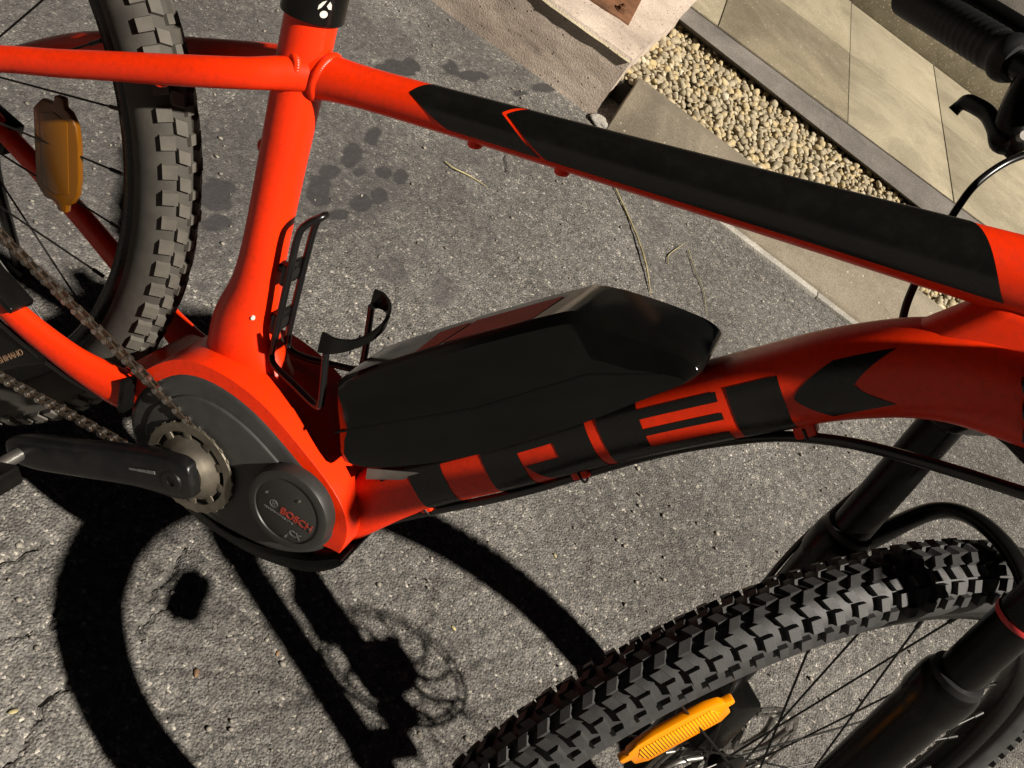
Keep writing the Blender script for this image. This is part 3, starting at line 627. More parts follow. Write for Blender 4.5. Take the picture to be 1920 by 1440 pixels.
d1 = strip('black_panel', TT, ths, sL, lambda th: chev(th) - gapw * .5, 'decal', tt)
d2 = strip('black_panel', TT, ths, lambda th: chev(th) + gapw * .5, sR, 'decal', tt)
for px in ([886, 272], [1050, 322]):
    s_q, t_q = pix2surf(TT, [px])[0]; c = TT.at(np.array([s_q]), np.array([t_q - .25]))[0]; dn = unit(c - TT.at(np.array([s_q]), np.array([t_q - .25 + math.pi]))[0])
    lathe('cable_boss', [(.0058, -.004), (.0058, .002), (.0045, .0035), (.001, .0035)], c, dn, 'red', tt, 16)

# --- down tube with lettering
dc = np.array([(.118, .310), (.140, .368), (.170, .440), (.218, .529), (.265, .620), (.3142, .7054), (.3545, .7706), (.3985, .8165), (.466, .850)])
DT = Surf([fr(x, 0, z) for x, z in dc], [(.034, .030), (.030, .029), (.0275, .028), (.0275, .028), (.0285, .0285), (.0295, .0290), (.0315, .0290), (.0340, .0285), (.036, .028)], 10, Y, .72)
dt = DT.mesh('down_tube', 'red', bike, 96)
def sx(px): return pix2surf(DT, px)
tTop, tBot = math.radians(-30), math.radians(-168)
def s_at(x, ylist):   # s where the tube's side meets image column x
    return float(np.median([sx([[x, y]])[0][0] for y in ylist]))
sT = [s_at(780, (915, 930)), s_at(840, (900, 915)), s_at(917, (885, 900)), s_at(983, (868, 885)), s_at(1046, (845, 860)), s_at(1115, (830, 850)), s_at(1133, (820, 845)), s_at(1213, (805, 835)), s_at(1357, (770, 800)), s_at(1377, (760, 800)), s_at(1475, (740, 780))]
th_of = lambda x, y: sx([[x, y]])[0][1]
Q = lambda s0_, s1_, t0, t1: [(s0_, t0), (s1_, t0), (s1_, t1), (s0_, t1)]
tt1 = th_of(1010, 838); tt2 = th_of(1010, 868)      # R counter
e1t, e2t, e3t, e4t = th_of(1280, 768), th_of(1280, 790), th_of(1280, 803), th_of(1280, 825)
et0 = th_of(1280, 748)
letters = {'letter_t': [Q(sT[0] - .030, sT[2] - .006, tTop, math.radians(-62)), Q(sT[0], sT[1], math.radians(-62), tBot)],
           'letter_r': [Q(sT[2], sT[3], tTop, tBot), Q(sT[3], sT[5], tTop, tt1), Q(sT[4], sT[5], tt1, tt2), [(sT[3], tt2), (sT[5], tt2), (sT[5], tt2 - .22), (sT[3] + .003, tt2 - .02)], [(sT[3] + .003, tt2 - .02), (sT[5], tt2 - .22), (sT[5] + .004, tBot), (sT[4] - .006, tBot)]],
           'letter_e': [Q(sT[6], sT[7], tTop, tBot), Q(sT[7], sT[8], et0, e1t), Q(sT[7], sT[8], e2t, e3t), Q(sT[7], sT[8], e4t, tBot)],
           'letter_k': [Q(sT[9], sT[10], th_of(1425, 712), tBot)]}
kp = sx([[1488, 749], [1562, 676], [1682, 652], [1602, 722], [1680, 757], [1565, 779]])
letters['letter_k'] += [[kp[0], kp[1], kp[2], kp[3]], [kp[0], kp[3], kp[4], kp[5]]]
for nm, qs in letters.items(): decal(nm, DT, qs, 'decal', dt)
# cable along the underside and its clips
cpx = [[610, 1035], [660, 1004], [720, 980], [800, 960], [920, 936], [1010, 914], [1100, 887], [1200, 858], [1300, 836], [1420, 820], [1510, 820], [1620, 836], [1780, 880], [1930, 928]]
cy = [-.02, -.014, -.012, -.012, -.012, -.012, -.012, -.012, -.012, -.012, -.014, -.03, -.055, -.08]
tube('cable', BY(cpx, cy), .0042, 'hose', bike, 10)
for px, w_ in (([803, 948], .006), ([1092, 884], .008), ([1512, 806], .008)):
    c = BY([px], -.012)[0]; k = np.argmin(((DT.c - c) ** 2).sum(1)); T_ = DT.T[k]; N_ = DT.N[k]
    cl = box('cable_clip', c + N_ * .006, (T_, Y, N_), (w_, .007, .010), 'red', dt, .002)
    tube('cable_tie', [c + N_ * .004 - Y * .008, c - N_ * .007 - Y * .005, c - N_ * .008 + Y * .003, c - N_ * .001 + Y * .008], .0012, 'hose', cl, 6)

# --- head tube
lathe('head_tube', [(.024, -.135), (.0265, -.133), (.0265, -.11), (.0250, -.09), (.0260, -.04), (.0300, .0), (.0310, .018), (.026, .020)], HB, AX, 'red', bike, 40)
lathe('headset_cup', [(.022, -.150), (.0245, -.148), (.0255, -.134), (.022, -.134)], HB, AX, 'black', bike, 32)
# smooth web where the two tubes meet behind the head tube
prism('gusset', [(.350, .802), (.378, .876), (.452, .908), (.472, .86), (.440, .838)], -.0185, .0185, 'red', bike, .013, 4)

# --- battery on the down tube
bd = unit(np.array([.2674 - .0790, 0, .735 - .470])); bn = np.array([-bd[2], 0, bd[0]])
bO = fr(.108, 0, .432)
prof = [(-.010, -.006), (.000, .0275), (.010, .056), (.026, .069), (.130, .080), (.222, .086), (.250, .083), (.288, .063), (.308, .050), (.321, .040), (.327, .029), (.320, .021), (.302, .0175), (.276, .013), (.228, .002), (.179, -.006), (.127, -.013), (.053, -.0145)]
bfr = (bO, bd, bn, Y)
def battery():
    bm = bmesh.new(); ring = []
    pr = np.array(smoothpoly(prof, 3))
    def inset(k_, e_):
        q = pr.copy(); q[:, 1] -= k_ * np.clip((pr[:, 1] - .02) / .05, 0, 1); q[:, 0] += e_ * np.interp(pr[:, 0], [0, .04, .28, .33], [1, 0, 0, -1]); return q
    rows_ = [(-.0435, inset(.032, .014)), (-.0375, inset(.007, .004)), (-.030, pr), (.030, pr), (.0375, inset(.007, .004)), (.0435, inset(.032, .014))]
    for y, q in rows_: ring.append([bm.verts.new(bO + bd * a + bn * b + Y * y) for a, b in q])
    n = len(pr)
    for i in range(len(ring) - 1):
        for j in range(n): bm.faces.new((ring[i][j], ring[i][(j + 1) % n], ring[i + 1][(j + 1) % n], ring[i + 1][j]))
    bm.faces.new(ring[0]); bm.faces.new(ring[-1][::-1])
    bmesh.ops.recalc_face_normals(bm, faces=bm.faces)
    es = [e for e in bm.edges if e.calc_face_angle() > .25]
    bmesh.ops.bevel(bm, geom=es, offset=.006, segments=4, profile=.5, affect='EDGES', clamp_overlap=True)
    return frombm('battery', bm, 'battery', bike, True, 28)
bat = battery()
prism('battery_rail', [(-.004, -.046), (.000, -.004), (.125, -.008), (.225, .005), (.262, .010), (.262, -.018), (.20, -.040), (.05, -.050)], -.018, .018, 'black', bike, .004, 2, bfr)
prism('side_seam', [(.002, .0235), (.147, .0260), (.245, .0390), (.300, .0300), (.300, .0315), (.245, .0408), (.147, .0277), (.002, .0252)], -.0440, -.0400, 'black', bat, 0, 1, bfr)
M['dullred'] = mat('dull_red_reflection', (0.46, 0.050, 0.024), 0.5, var=0.15, vscale=40, spec=0.05)  # top tube's red reflection, painted onto the battery top
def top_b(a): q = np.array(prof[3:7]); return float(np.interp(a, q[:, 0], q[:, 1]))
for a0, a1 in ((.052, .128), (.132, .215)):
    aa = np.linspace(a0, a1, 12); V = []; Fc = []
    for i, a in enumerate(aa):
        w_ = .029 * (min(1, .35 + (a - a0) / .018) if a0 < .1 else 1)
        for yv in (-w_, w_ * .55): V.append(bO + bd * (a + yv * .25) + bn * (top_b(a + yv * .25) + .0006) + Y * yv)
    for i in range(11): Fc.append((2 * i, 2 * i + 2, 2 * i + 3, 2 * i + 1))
    fromdata('red_reflection', V, Fc, 'dullred', bat)
prism('foot_sticker', [(.000, -.030), (.046, -.036), (.062, -.031), (.006, -.020)], -.0270, -.0262, 'sticker', bat, 0, 1, bfr)

# --- motor, its red mount and cover
mo = [(-.081, .329), (-.0763, .357), (-.055, .395), (-.021, .4155), (.0253, .4215), (.0794, .412), (.1237, .399), (.1460, .374), (.1480, .340), (.1318, .3150), (.0945, .286), (.0482, .2715), (.0155, .2690), (-.020, .268), (-.055, .283)]
mo = [tuple(q) for q in BY([[245, 745], [268, 716], [330, 692], [400, 710], [480, 768], [560, 858], [618, 935], [634, 990], [622, 1026], [575, 1045], [500, 1035], [400, 985], [345, 945], [290, 905], [252, 850], [236, 790]], -.052)[:, [0, 2]]]
mo_s = smoothpoly(mo, 4)
cen = np.mean(mo_s, axis=0)
mot = prism('motor', cen + (mo_s - cen) * .985, -.052, .060, 'plastic', bike, .009, 4)
up = [(a, b) for a, b in mo]
cm_ = np.mean(np.array(mo), axis=0)
mount = []
for a, b in mo[:9]:
    d_ = unit(np.array([a, b]) - cm_); mount.append((a + d_[0] * .0085, b + d_[1] * .0085))
mount = [(mount[0][0] - .004, mount[0][1])] + mount[1:] + [(mo[8][0] + .001, mo[8][1] - .004), (cm_[0] + .07, cm_[1] - .01), (cm_[0] - .05, cm_[1] - .02)]
prism('motor_mount', smoothpoly(mount, 4), -.0505, .0505, 'red', bike, .010, 5)
prism('motor_face_step', cen + np.array([.004, -.002]) + (mo_s - cen) * np.array([.82, .74]), -.0545, -.050, 'plastic', mot, .002, 3)
skid = [(-.03, .262), (.015, .2615), (.05, .2640), (.097, .2785), (.136, .3085), (.158, .338), (.165, .333), (.146, .300), (.102, .269), (.05, .253), (.01, .250), (-.03, .252)]
prism('skid_plate', smoothpoly(skid, 3), -.050, .050, 'black', mot, .003, 2)
cq = BY([[539, 957]], -.066)[0]; CC = fr(cq[0], -.0535, cq[2])
cov = lathe('round_cover', [(.0, .0), (.0415, .0), (.0418, .010), (.0405, .0135), (.0385, .0145), (.0335, .0145), (.0330, .0132), (.0310, .0132), (.0300, .0138), (.001, .0138)], CC, -Y, 'disc', mot, 64)
ct = CC - Y * .0080
tx = unit(fr(math.cos(math.radians(20)), 0, math.sin(math.radians(20)))); px_a, px_b = BY([[522, 955], [575, 990]], -.068); tx = unit(px_b - px_a); ty = unit(np.cross(-Y, tx)); ty = ty if ty[2] > 0 else -ty
bo = BY([[524, 960]], -.0675)[0]
text_mesh('lettering', 'BOSCH', .0105, np.array([bo[0], -.0678, bo[2]]), tx, ty, 'redprint', cov, .0002, 1.0, bold=.0003)
b2 = BY([[495, 948]], -.0675)[0]
text_mesh('small_print', 'PERFORMANCE LINE', .0034, np.array([b2[0], -.0678, b2[2]]), tx, ty, 'grey', cov, .0002)
b3 = BY([[541, 1000]], -.0675)[0]
text_mesh('model_print', 'CX', .0085, np.array([b3[0], -.0678, b3[2]]), tx, ty, 'grey', cov, .0002, bold=.0003)
b4 = BY([[513, 944]], -.0675)[0]; L0 = np.array([b4[0], -.0672, b4[2]])
lg = lathe('logo_ring', [(.0034, 0), (.0042, 0), (.0042, .0006), (.0034, .0006)], L0, -Y, 'grey', cov, 24, True)
for sg in (-1, 1): box('logo_bar', L0 - Y * .0003 + tx * .0012 * sg, (tx, ty, Y), (.0004, .0026, .0003), 'grey', cov)
box('logo_bar', L0 - Y * .0003, (tx, ty, Y), (.0012, .0004, .0003), 'grey', cov)
for q in ([500, 922], [561, 940], [581, 992], [535, 1005]):
    p_ = BY([q], -.0675)[0]; lathe('screw', [(.0, 0), (.0013, 0), (.0013, .0012), (.0006, .0014), (.0001, .0012)], np.array([p_[0], -.0672, p_[2]]), -Y, 'steel', cov, 12)

# --- chainring, crank, pedals
BB = fr(0, 0, ZBB)
crn = lathe('chainring', [(.0385, .0570), (.0470, .0570), (.0474, .0580), (.0470, .0595), (.0385, .0595)], BB, -Y, 'brass', bike, 72, True)
lathe('dish', [(.010, .050), (.033, .0555), (.0335, .058), (.030, .0605), (.026, .0655), (.022, .0700), (.010, .0705)], BB, -Y, 'brass', crn, 64)
for k in range(10):
    a = 2 * math.pi * k / 10 + .2; e = fr(math.cos(a), 0, math.sin(a)); t_ = fr(-math.sin(a), 0, math.cos(a))
    box('spider_arm', BB - Y * .0582 + e * .036, (e, t_, Y), (.0045, .0042, .0011), 'brass', crn, .0005)
tv = []; tf2 = []
for k in range(26):
    a = 2 * math.pi * k / 26; b0 = len(tv)
    for yy in (-.0572, -.0592):
        for da, r in ((-.08, .0440), (-.04, .0482), (.04, .0482), (.08, .0440)): tv.append(BB + fr(r * math.cos(a + da), yy, r * math.sin(a + da)))
    tf2 += [(b0, b0 + 1, b0 + 2, b0 + 3), (b0 + 7, b0 + 6, b0 + 5, b0 + 4)] + [(b0 + i, b0 + 4 + i, b0 + 5 + i, b0 + 1 + i) for i in range(3)]
fromdata('teeth', tv, tf2, 'brass', crn, False)
cend = BY([[-20, 836]], -.094)[0]; cdir = unit(np.array([cend[0], 0, cend[2] - ZBB]))
def crank(sgn, d):
    n = np.array([-d[2], 0, d[0]]); o0 = BB + Y * sgn * .072
    S = Surf([o0 - d * .020, o0 - d * .016, o0, o0 + d * .05, o0 + d * .11 + Y * sgn * .008, o0 + d * .16 + Y * sgn * .014, o0 + d * .186 + Y * sgn * .016, o0 + d * .190 + Y * sgn * .016],
             [(.008, .006), (.0175, .010), (.0225, .0115), (.0205, .0110), (.0185, .0100), (.0175, .0095), (.012, .008), (.005, .004)], 6, Y, .55)
    return S.mesh('crank_arm', 'crank', bike, 24), n
ca, cn_ = crank(-1, cdir); ca2, _ = crank(1, -cdir)
bc = BB - Y * .0815
bt = lathe('crank_bolt', [(.0045, .0), (.0105, .0), (.0108, .0015), (.0098, .0030), (.0075, .0034), (.0048, .0034), (.0045, -.003)], bc, -Y, 'crank', ca, 32)
lathe('bolt_socket', [(.0, .0), (.0046, .0), (.0046, .0008), (.0, .0008)], bc, -Y, 'steel', ca, 8)
cm = BY([[240, 880], [288, 888]], -.0850); cx_ = unit(np.array([cm[1][0] - cm[0][0], 0, cm[1][2] - cm[0][2]])); cyv = np.array([-cx_[2], 0, cx_[0]])
for t0, t1, h_ in ((0, .3, .0010), (.33, .62, .0013), (.66, 1.0, .0016)): box('crank_print', (cm[0] + (cm[1] - cm[0]) * (t0 + t1) / 2) * np.array([1, 0, 1]) - Y * .0836, (cx_, cyv, Y), (np.linalg.norm(cm[1] - cm[0]) * (t1 - t0) / 2, h_, .0004), 'grey', ca)
for sgn, d, c_ in ((-1, cdir, ca), (1, -cdir, ca2)):
    e = BB + Y * sgn * .088 + d * .172
    tube('pedal_axle', [e - Y * sgn * .004, e + Y * sgn * .09], [.007, .006], 'steel', c_, 12, 1)
    pd = box('pedal', e + Y * sgn * .076, (fr(.77, 0, .64), Y, fr(-.64, 0, .77)), (.036, .040, .010), 'black', c_, .004)
# --- chain
rr = .0475
up0, up1 = BY([[0, 440], [338, 772]], -.0545); lo0, lo1 = BY([[0, 706], [212, 822]], -.0545)
ud = unit(up1 - up0); ld = unit(lo1 - lo0)
pathc = []
ue = up1 - ud * 0; us = up1 - ud * .42; 
nl = 36
upts = [up1 + ud * .022 - ud * .0127 * k for k in range(nl)]
lpts = [lo1 + ld * .012 - ld * .0127 * k for k in range(nl)]
def linkmesh(wide):
    bm = bmesh.new(); o2 = []
    for t in np.linspace(0, 2 * math.pi, 20, endpoint=False):
        xx = math.cos(t); zz = math.sin(t); r = .0042
        o2.append((.00635 * np.sign(xx) * (1 if abs(xx) > .35 else abs(xx) / .35) + r * xx * .9, r * zz * (.72 if abs(xx) < .4 else 1.0)))
    for y in (-wide, wide):
        a = [bm.verts.new((p[0], y - .0005, p[1])) for p in o2]; b = [bm.verts.new((p[0], y + .0005, p[1])) for p in o2]
        bm.faces.new(a); bm.faces.new(b[::-1])
        for i in range(20): bm.faces.new((a[i], b[i], b[(i + 1) % 20], a[(i + 1) % 20]))
    bmesh.ops.recalc_face_normals(bm, faces=bm.faces)
    me = bpy.data.meshes.new('chain_link'); bm.to_mesh(me); bm.free(); me.materials.append(M['chain']); return me
def pinmesh():
    bm = bmesh.new(); bmesh.ops.create_cone(bm, cap_ends=True, segments=10, radius1=.0027, radius2=.0027, depth=.0098, matrix=Matrix.Rotation(math.pi / 2, 4, 'X'))
    bmesh.ops.create_cone(bm, cap_ends=True, segments=12, radius1=.0040, radius2=.0040, depth=.0036, matrix=Matrix.Rotation(math.pi / 2, 4, 'X'))
    me = bpy.data.meshes.new('chain_pin'); bm.to_mesh(me); bm.free(); me.materials.append(M['pin']); return me
lm = [linkmesh(.0024), linkmesh(.0036)]; pm = pinmesh()
# chain body: rollers joined is the part, links are its pieces
tail = us
arc = []
ch = tube('chain', [up1 + fr(0, 0, 0), up1 - ud * .0127 * (nl - 1)], [.0012, .0012], 'chain', bike, 6, 1)
for run, d in ((upts, ud), (lpts, ld)):
    for k in range(nl - 1):
        for me, p_ in ((lm[k % 2], (run[k] + run[k + 1]) / 2), (pm, run[k])):
            o = bpy.data.objects.new(me.name, me); col.objects.link(o); o.parent = ch
            o.matrix_local = Matrix(((d[0], 0, -d[2], p_[0]), (0, 1, 0, p_[1]), (d[2], 0, d[0], p_[2]), (0, 0, 0, 1)))

# --- stays
for sg in (-1, 1):
    cs = [fr(-.088, sg * .050, .322), fr(-.108, sg * .053, .318), fr(-.150, sg * .062, .317), fr(-.215, sg * .070, .322), fr(-.30, sg * .073, .336), fr(-.46, sg * .071, .362)]
    c_ = tube('chain_stay', cs, [(.021, .010), (.0215, .0105), (.0165, .0100), (.0140, .0095), (.0125, .009), (.011, .008)], 'red', bike, 28, 8, Y)
    if sg < 0:
        tube('gear_hose', [p_ + fr(0, -.004, -.018) for p_ in cs[1:]], .0028, 'hose', c_, 10)
        prism('stay_guard', [(-.40, .357), (-.228, .336), (-.205, .333), (-.205, .340), (-.228, .344), (-.40, .366)], -.085, -.058, 'black', c_, .002)
    ss = [fr(-.086, sg * .004, .674), fr(-.104, sg * .019, .666), fr(-.125, sg * .034, .652), fr(-.165, sg * .046, .625), fr(-.25, sg * .056, .566), fr(-.34, sg * .063, .500), fr(-.455, sg * .069, .378)]
    sst = tube('seat_stay', ss, [(.0130, .0105), (.0128, .0105), (.0120, .0105), (.0118, .0105), (.0110, .0100), (.0105, .0095), (.0100, .009)], 'red', bike, 28, 8, Y)
    lathe('rack_boss', [(.005, -.006), (.005, .004), (.0035, .005), (.0005, .005)], fr(-.178, sg * .047, .606), unit(fr(.55, 0, -.83)), 'red', sst, 16)
    prism('dropout', [(-.50, .352), (-.485, .335), (-.455, .338), (-.435, .355), (-.445, .385), (-.468, .395), (-.49, .38)], sg * .069 - .004, sg * .069 + .004, 'red', bike, .002)
prism('stay_yoke', smoothpoly([(-.100, .312), (-.108, .335), (-.085, .350), (-.055, .382), (-.035, .395), (-.015, .38), (-.05, .33), (-.08, .308)], 3), -.046, .046, 'red', bike, .006)
box('stay_yoke_cap', fr(-.0865, -.053, .326), (fr(.96, 0, .28), Y, fr(-.28, 0, .96)), (.0035, .012, .017), 'black', bike, .001)
# weld beads round the seat cluster
def beads(name, pts, r, mt, parent):
    bm = bmesh.new()
    for p_ in pts: bmesh.ops.create_icosphere(bm, subdivisions=2, radius=r, matrix=Matrix.Translation(Vector(p_)))
    return frombm(name, bm, mt, parent, True)
wj = sO + sD * .372
def weld(S, q, n, r, name, parent, t0=-math.pi, t1=math.pi, slope=0.0):
    t = np.linspace(t0, t1, n); beads(name, S.at(np.full(n, q) + slope * np.cos(t * 1.0), t, -.0022), r, 'red', parent)
weld(TT, .030, 60, .0042, 'weld_bead', tt, slope=.006)
for sg in (-1, 1):
    nb = 40; pts = [fr(-.104, 0, .668) + fr(.0115 * math.cos(t) * .7, sg * (.0175 + .003 * math.cos(t)), .0135 * math.sin(t)) for t in np.linspace(0, 2 * math.pi, nb)]
    beads('weld_bead', pts, .0036, 'red', stt)
wl = catmull([(a, b) for a, b in mount[3:9]], 30)
for lo_, hi_ in ((4, 44), (96, 138)):
    beads('weld_bead', [fr(x, -.0478, z) for i, (x, z) in enumerate((wl[lo_:hi_] + (cm_ - wl[lo_:hi_]) * .05)[::3])], .0029, 'red', stt)
lathe('frame_boss', [(.006, -.004), (.006, .002), (.004, .004), (.0005, .004)], sO + sD * .300 - sN * .0195, -sN, 'red', stt, 16)
# paint chip on the seat tube
chip_s = Surf([sO + sD * .135 - sN * .004, sO + sD * .175 - sN * .001, sO + sD * .22], [(.031, .025), (.0225, .0215), (.0195, .0195)], 8, Y)
cs_, ct_ = pix2surf(chip_s, [[474, 596]], (-math.pi, math.pi))[0]; cpt = chip_s.at(np.array([cs_]), np.array([ct_]))[0]; cq2 = chip_s.at(np.array([cs_]), np.array([ct_]), .01)[0]
lathe('paint_chip', [(.0, -.0015), (.0022, -.0015), (.0018, .0012), (.0, .0014)], cpt, unit(cq2 - cpt), 'white', stt, 12)

# --- bottle cage on the seat tube
def C_(d, n, y): return sO + sD * d + sN * n + Y * y
cage = tube('bottle_cage', [C_(.125, .034, -.012), C_(.16, .0345, -.012), C_(.21, .0345, -.012), C_(.246, .035, -.012), C_(.259, .040, -.010), C_(.2665, .047, -.004), C_(.2665, .047, .004), C_(.259, .040, .010), C_(.246, .035, .012), C_(.20, .0335, .012), C_(.135, .0335, .012), C_(.121, .038, .013), C_(.1185, .052, .016), C_(.121, .078, .024), C_(.124, .098, .031), C_(.135, .102, .032), C_(.175, .098, .031), C_(.194, .097, .028)], .0032, 'hose', bike, 10, 6)
tube('wire', [C_(.125, .034, -.012), C_(.1185, .042, -.016), C_(.116, .070, -.024), C_(.114, .098, -.031), C_(.125, .101, -.032), C_(.155, .096, -.031), C_(.176, .092, -.029)], .0032, 'hose', cage, 10, 6)
def ribbon(name, pts, wv, th, mt, parent):
    S = Surf(pts, .001, 8); k = len(S.c); V = []; Fc = []
    for i in range(k):
        n_ = unit(np.cross(S.T[i], wv))
        w2 = np.interp(i / (k - 1), [0, .12, .3, .7, .88, 1], [.010, .008, .0042, .0042, .008, .010])
        for a, b in ((-1, -1), (1, -1), (1, 1), (-1, 1)): V.append(S.c[i] + unit(wv) * w2 * a + n_ * th * b)
    for i in range(k - 1):
        for j in range(4): Fc.append((i * 4 + j, i * 4 + (j + 1) % 4, i * 4 + 4 + (j + 1) % 4, i * 4 + 4 + j))
    Fc += [(3, 2, 1, 0), tuple(range(4 * k - 4, 4 * k))]
    return fromdata(name, V, Fc, mt, parent, False)
ribbon('strap', [C_(.178, .088, -.034), C_(.180, .100, -.033), C_(.184, .112, -.024), C_(.190, .120, -.008), C_(.196, .121, .010), C_(.200, .114, .026), C_(.200, .103, .033), C_(.198, .094, .032)], sD, .0016, 'black', cage)
for d_ in (.155, .205): box('cage_bracket', C_(d_, .030, 0), (sD, Y, sN), (.010, .014, .0022), 'hose', cage, .001); lathe('cage_bolt', [(.0, 0), (.0055, 0), (.0055, .016), (.0, .016)], C_(d_, .018, 0), sN, 'hose', cage, 14)

# --- wheels
def wheel(name, Ax, e_f, e_u, e_s, rubber, knobset, seed, fat=.0235, casing=None):
    """e_f forward, e_u up, e_s left: the wheel's own axes"""
    P3 = lambda a, r, y: Ax + r * (math.cos(a) * e_f + math.sin(a) * e_u) + e_s * y
    rim = lathe(name, [(RWH - .070, -.007), (RWH - .067, -.0115), (RWH - .058, -.0145), (RWH - .052, -.0145), (RWH - .055, -.011), (RWH - .060, -.011), (RWH - .062, 0), (RWH - .060, .011), (RWH - .055, .011), (RWH - .052, .0145), (RWH - .058, .0145), (RWH - .067, .0115), (RWH - .070, .007)], Ax, e_s, 'black', bike, 128, True, 50)
    rr_, ry = .0275, fat; Rc = RWH - .0045 - rr_
    prof = []
    for t in np.linspace(-2.3, 2.3, 30): prof.append((Rc + rr_ * math.cos(t), ry * math.sin(t)))
    prof += [(RWH - .053, .010), (RWH - .053, -.010)]
    ty_ = lathe('tyre', prof, Ax, e_s, casing or rubber, rim, 144, True, 80)
    V = []; Fc = []; r = random.Random(seed)
    for (phi, num, la, lw, h, ph0, skew) in knobset:
        for k in range(num):
            a0 = 2 * math.pi * (k + ph0) / num; b0 = len(V)
            jl = la * r.uniform(.86, 1.10); h_ = h; h = h * r.uniform(.78, 1.06); a0 += r.gauss(0, .0012)
            for lvl, (hh, sc) in enumerate(((-.003, 1.12), (h, .86))):
                for (u, v) in ((-1, -1), (1, -1), (1, 1), (-1, 1)):
                    ph = phi + v * lw * sc / (2 * .026); a = a0 + (u * jl * sc / 2 + skew * v * lw * np.sign(phi + 1e-6)) / RWH
                    rad = Rc + (rr_ + hh) * math.cos(ph); yy = (ry + hh) * math.sin(ph)
                    V.append(P3(a, rad, yy))
            Fc += [(b0 + 4, b0 + 5, b0 + 6, b0 + 7)] + [(b0 + i, b0 + (i + 1) % 4, b0 + 4 + (i + 1) % 4, b0 + 4 + i) for i in range(4)]
            h = h_
    me = bpy.data.meshes.new('tread'); me.from_pydata([tuple(map(float, p)) for p in V], [], Fc); me.update()
    bm = bmesh.new(); bm.from_mesh(me); bmesh.ops.recalc_face_normals(bm, faces=bm.faces); bm.to_mesh(me); bm.free()
    tr = link('tread_knobs', me, rubber, rim, False); tag(tr, kind='stuff')
    hub = lathe('hub', [(.006, -.052), (.010, -.052), (.012, -.040), (.026, -.031), (.026, -.028), (.013, -.024), (.011, 0), (.013, .024), (.026, .028), (.026, .031), (.012, .040), (.010, .052), (.006, .052)], Ax, e_s, 'black', rim, 32)
    # spokes: sharing mesh data
    for k in range(32):
        sg = 1 if k % 2 else -1; dr = 1 if (k // 2) % 2 else -1
        ah = 2 * math.pi * k / 32 + dr * 1.05; ar = 2 * math.pi * k / 32
        p0 = P3(ah, .0255, sg * .0295); p1 = P3(ar, RWH - .0785, sg * .002)
        if k == 0:
            lnn = float(np.linalg.norm(p1 - p0)); bm = bmesh.new(); bmesh.ops.create_cone(bm, cap_ends=True, segments=7, radius1=.0010, radius2=.0010, depth=lnn)
            bmesh.ops.create_cone(bm, cap_ends=True, segments=8, radius1=.0019, radius2=.0019, depth=.012, matrix=Matrix.Translation((0, 0, lnn / 2 - .005)))
            sm = bpy.data.meshes.new('spoke'); bm.to_mesh(sm); bm.free(); sm.materials.append(M['spoke'])
        o = bpy.data.objects.new('spoke', sm); col.objects.link(o); o.parent = rim
        d = Vector(p1 - p0).normalized(); qm = d.to_track_quat('Z', 'Y').to_matrix().to_4x4(); qm.translation = Vector((p0 + p1) / 2); o.matrix_local = qm
    return rim, P3
kf = [(.15, 122, .0095, .0078, .0054, .0, .3), (-.15, 122, .0095, .0078, .0054, .5, .3), (.50, 122, .0088, .0080, .0052, .30, -.25), (-.50, 122, .0088, .0080, .0052, .80, -.25), (.88, 122, .0092, .0092, .0054, .1, 0), (-.88, 122, .0092, .0092, .0054, .6, 0), (1.27, 122, .0088, .0082, .0048, .6, 0), (-1.27, 122, .0088, .0082, .0048, .1, 0)]
fwh, PF = wheel('front_wheel', AXL, FW, -AX, SI, 'rubber', kf, 3, .0245)
kr = [(-.80, 94, .0140, .0125, .0052, .0, 0), (-.36, 94, .0135, .0105, .0048, .5, .2), (.05, 94, .0100, .0090, .0046, .05, 0), (.42, 94, .0135, .0105, .0048, .5, .2), (.84, 94, .0140, .0125, .0052, .0, 0), (1.2, 94, .0090, .0065, .0044, .5, 0)]
rwh, PR = wheel('rear_wheel', RAX, Xa, Za, Y, 'dusty', kr, 5, .0235, 'casing')
def reflector(P3, e_s, a0, r0, hl, hw, y, parent, mt='amber'):
    out = [(-1, .05), (-1, .42), (-.84, .46), (-.80, .66), (-.60, .92), (-.3, 1.0), (.3, 1.0), (.60, .92), (.80, .66), (.84, .46), (1, .42), (1, .05), (.86, .0), (.86, -.50), (.66, -.86), (-.66, -.86), (-.86, -.50), (-.86, .0)]
    c = P3(a0, r0, y); eu = unit(P3(a0 + .01, r0, y) - P3(a0 - .01, r0, y)); ev = unit(P3(a0, r0 + .01, y) - c)
    o = prism('reflector', [(u * hl, v * hw) for u, v in out], -.0035, .0035, mt, parent, .0018, 2, (c, eu, ev, e_s))
    uvl = o.data.uv_layers.new(name='UVMap')
    for lp in o.data.loops:
        d = np.array(o.data.vertices[lp.vertex_index].co) - c; uvl.data[lp.index].uv = (float(d @ eu), float(d @ ev))
    lens = [(-.62, -.55), (.62, -.55), (.72, 0), (.62, .6), (-.62, .6), (-.72, 0)]
    for sg in (-1, 1):
        l_ = prism('lens', [(u * hl, v * hw) for u, v in lens], sg * .0036 - .0006, sg * .0036 + .0006, mt + '_lens', parent, .0008, 2, (c, eu, ev, e_s))
        uvl = l_.data.uv_layers.new(name='UVMap')
        for lp in l_.data.loops:
            d = np.array(l_.data.vertices[lp.vertex_index].co) - c; uvl.data[lp.index].uv = (float(d @ eu), float(d @ ev))
    return o
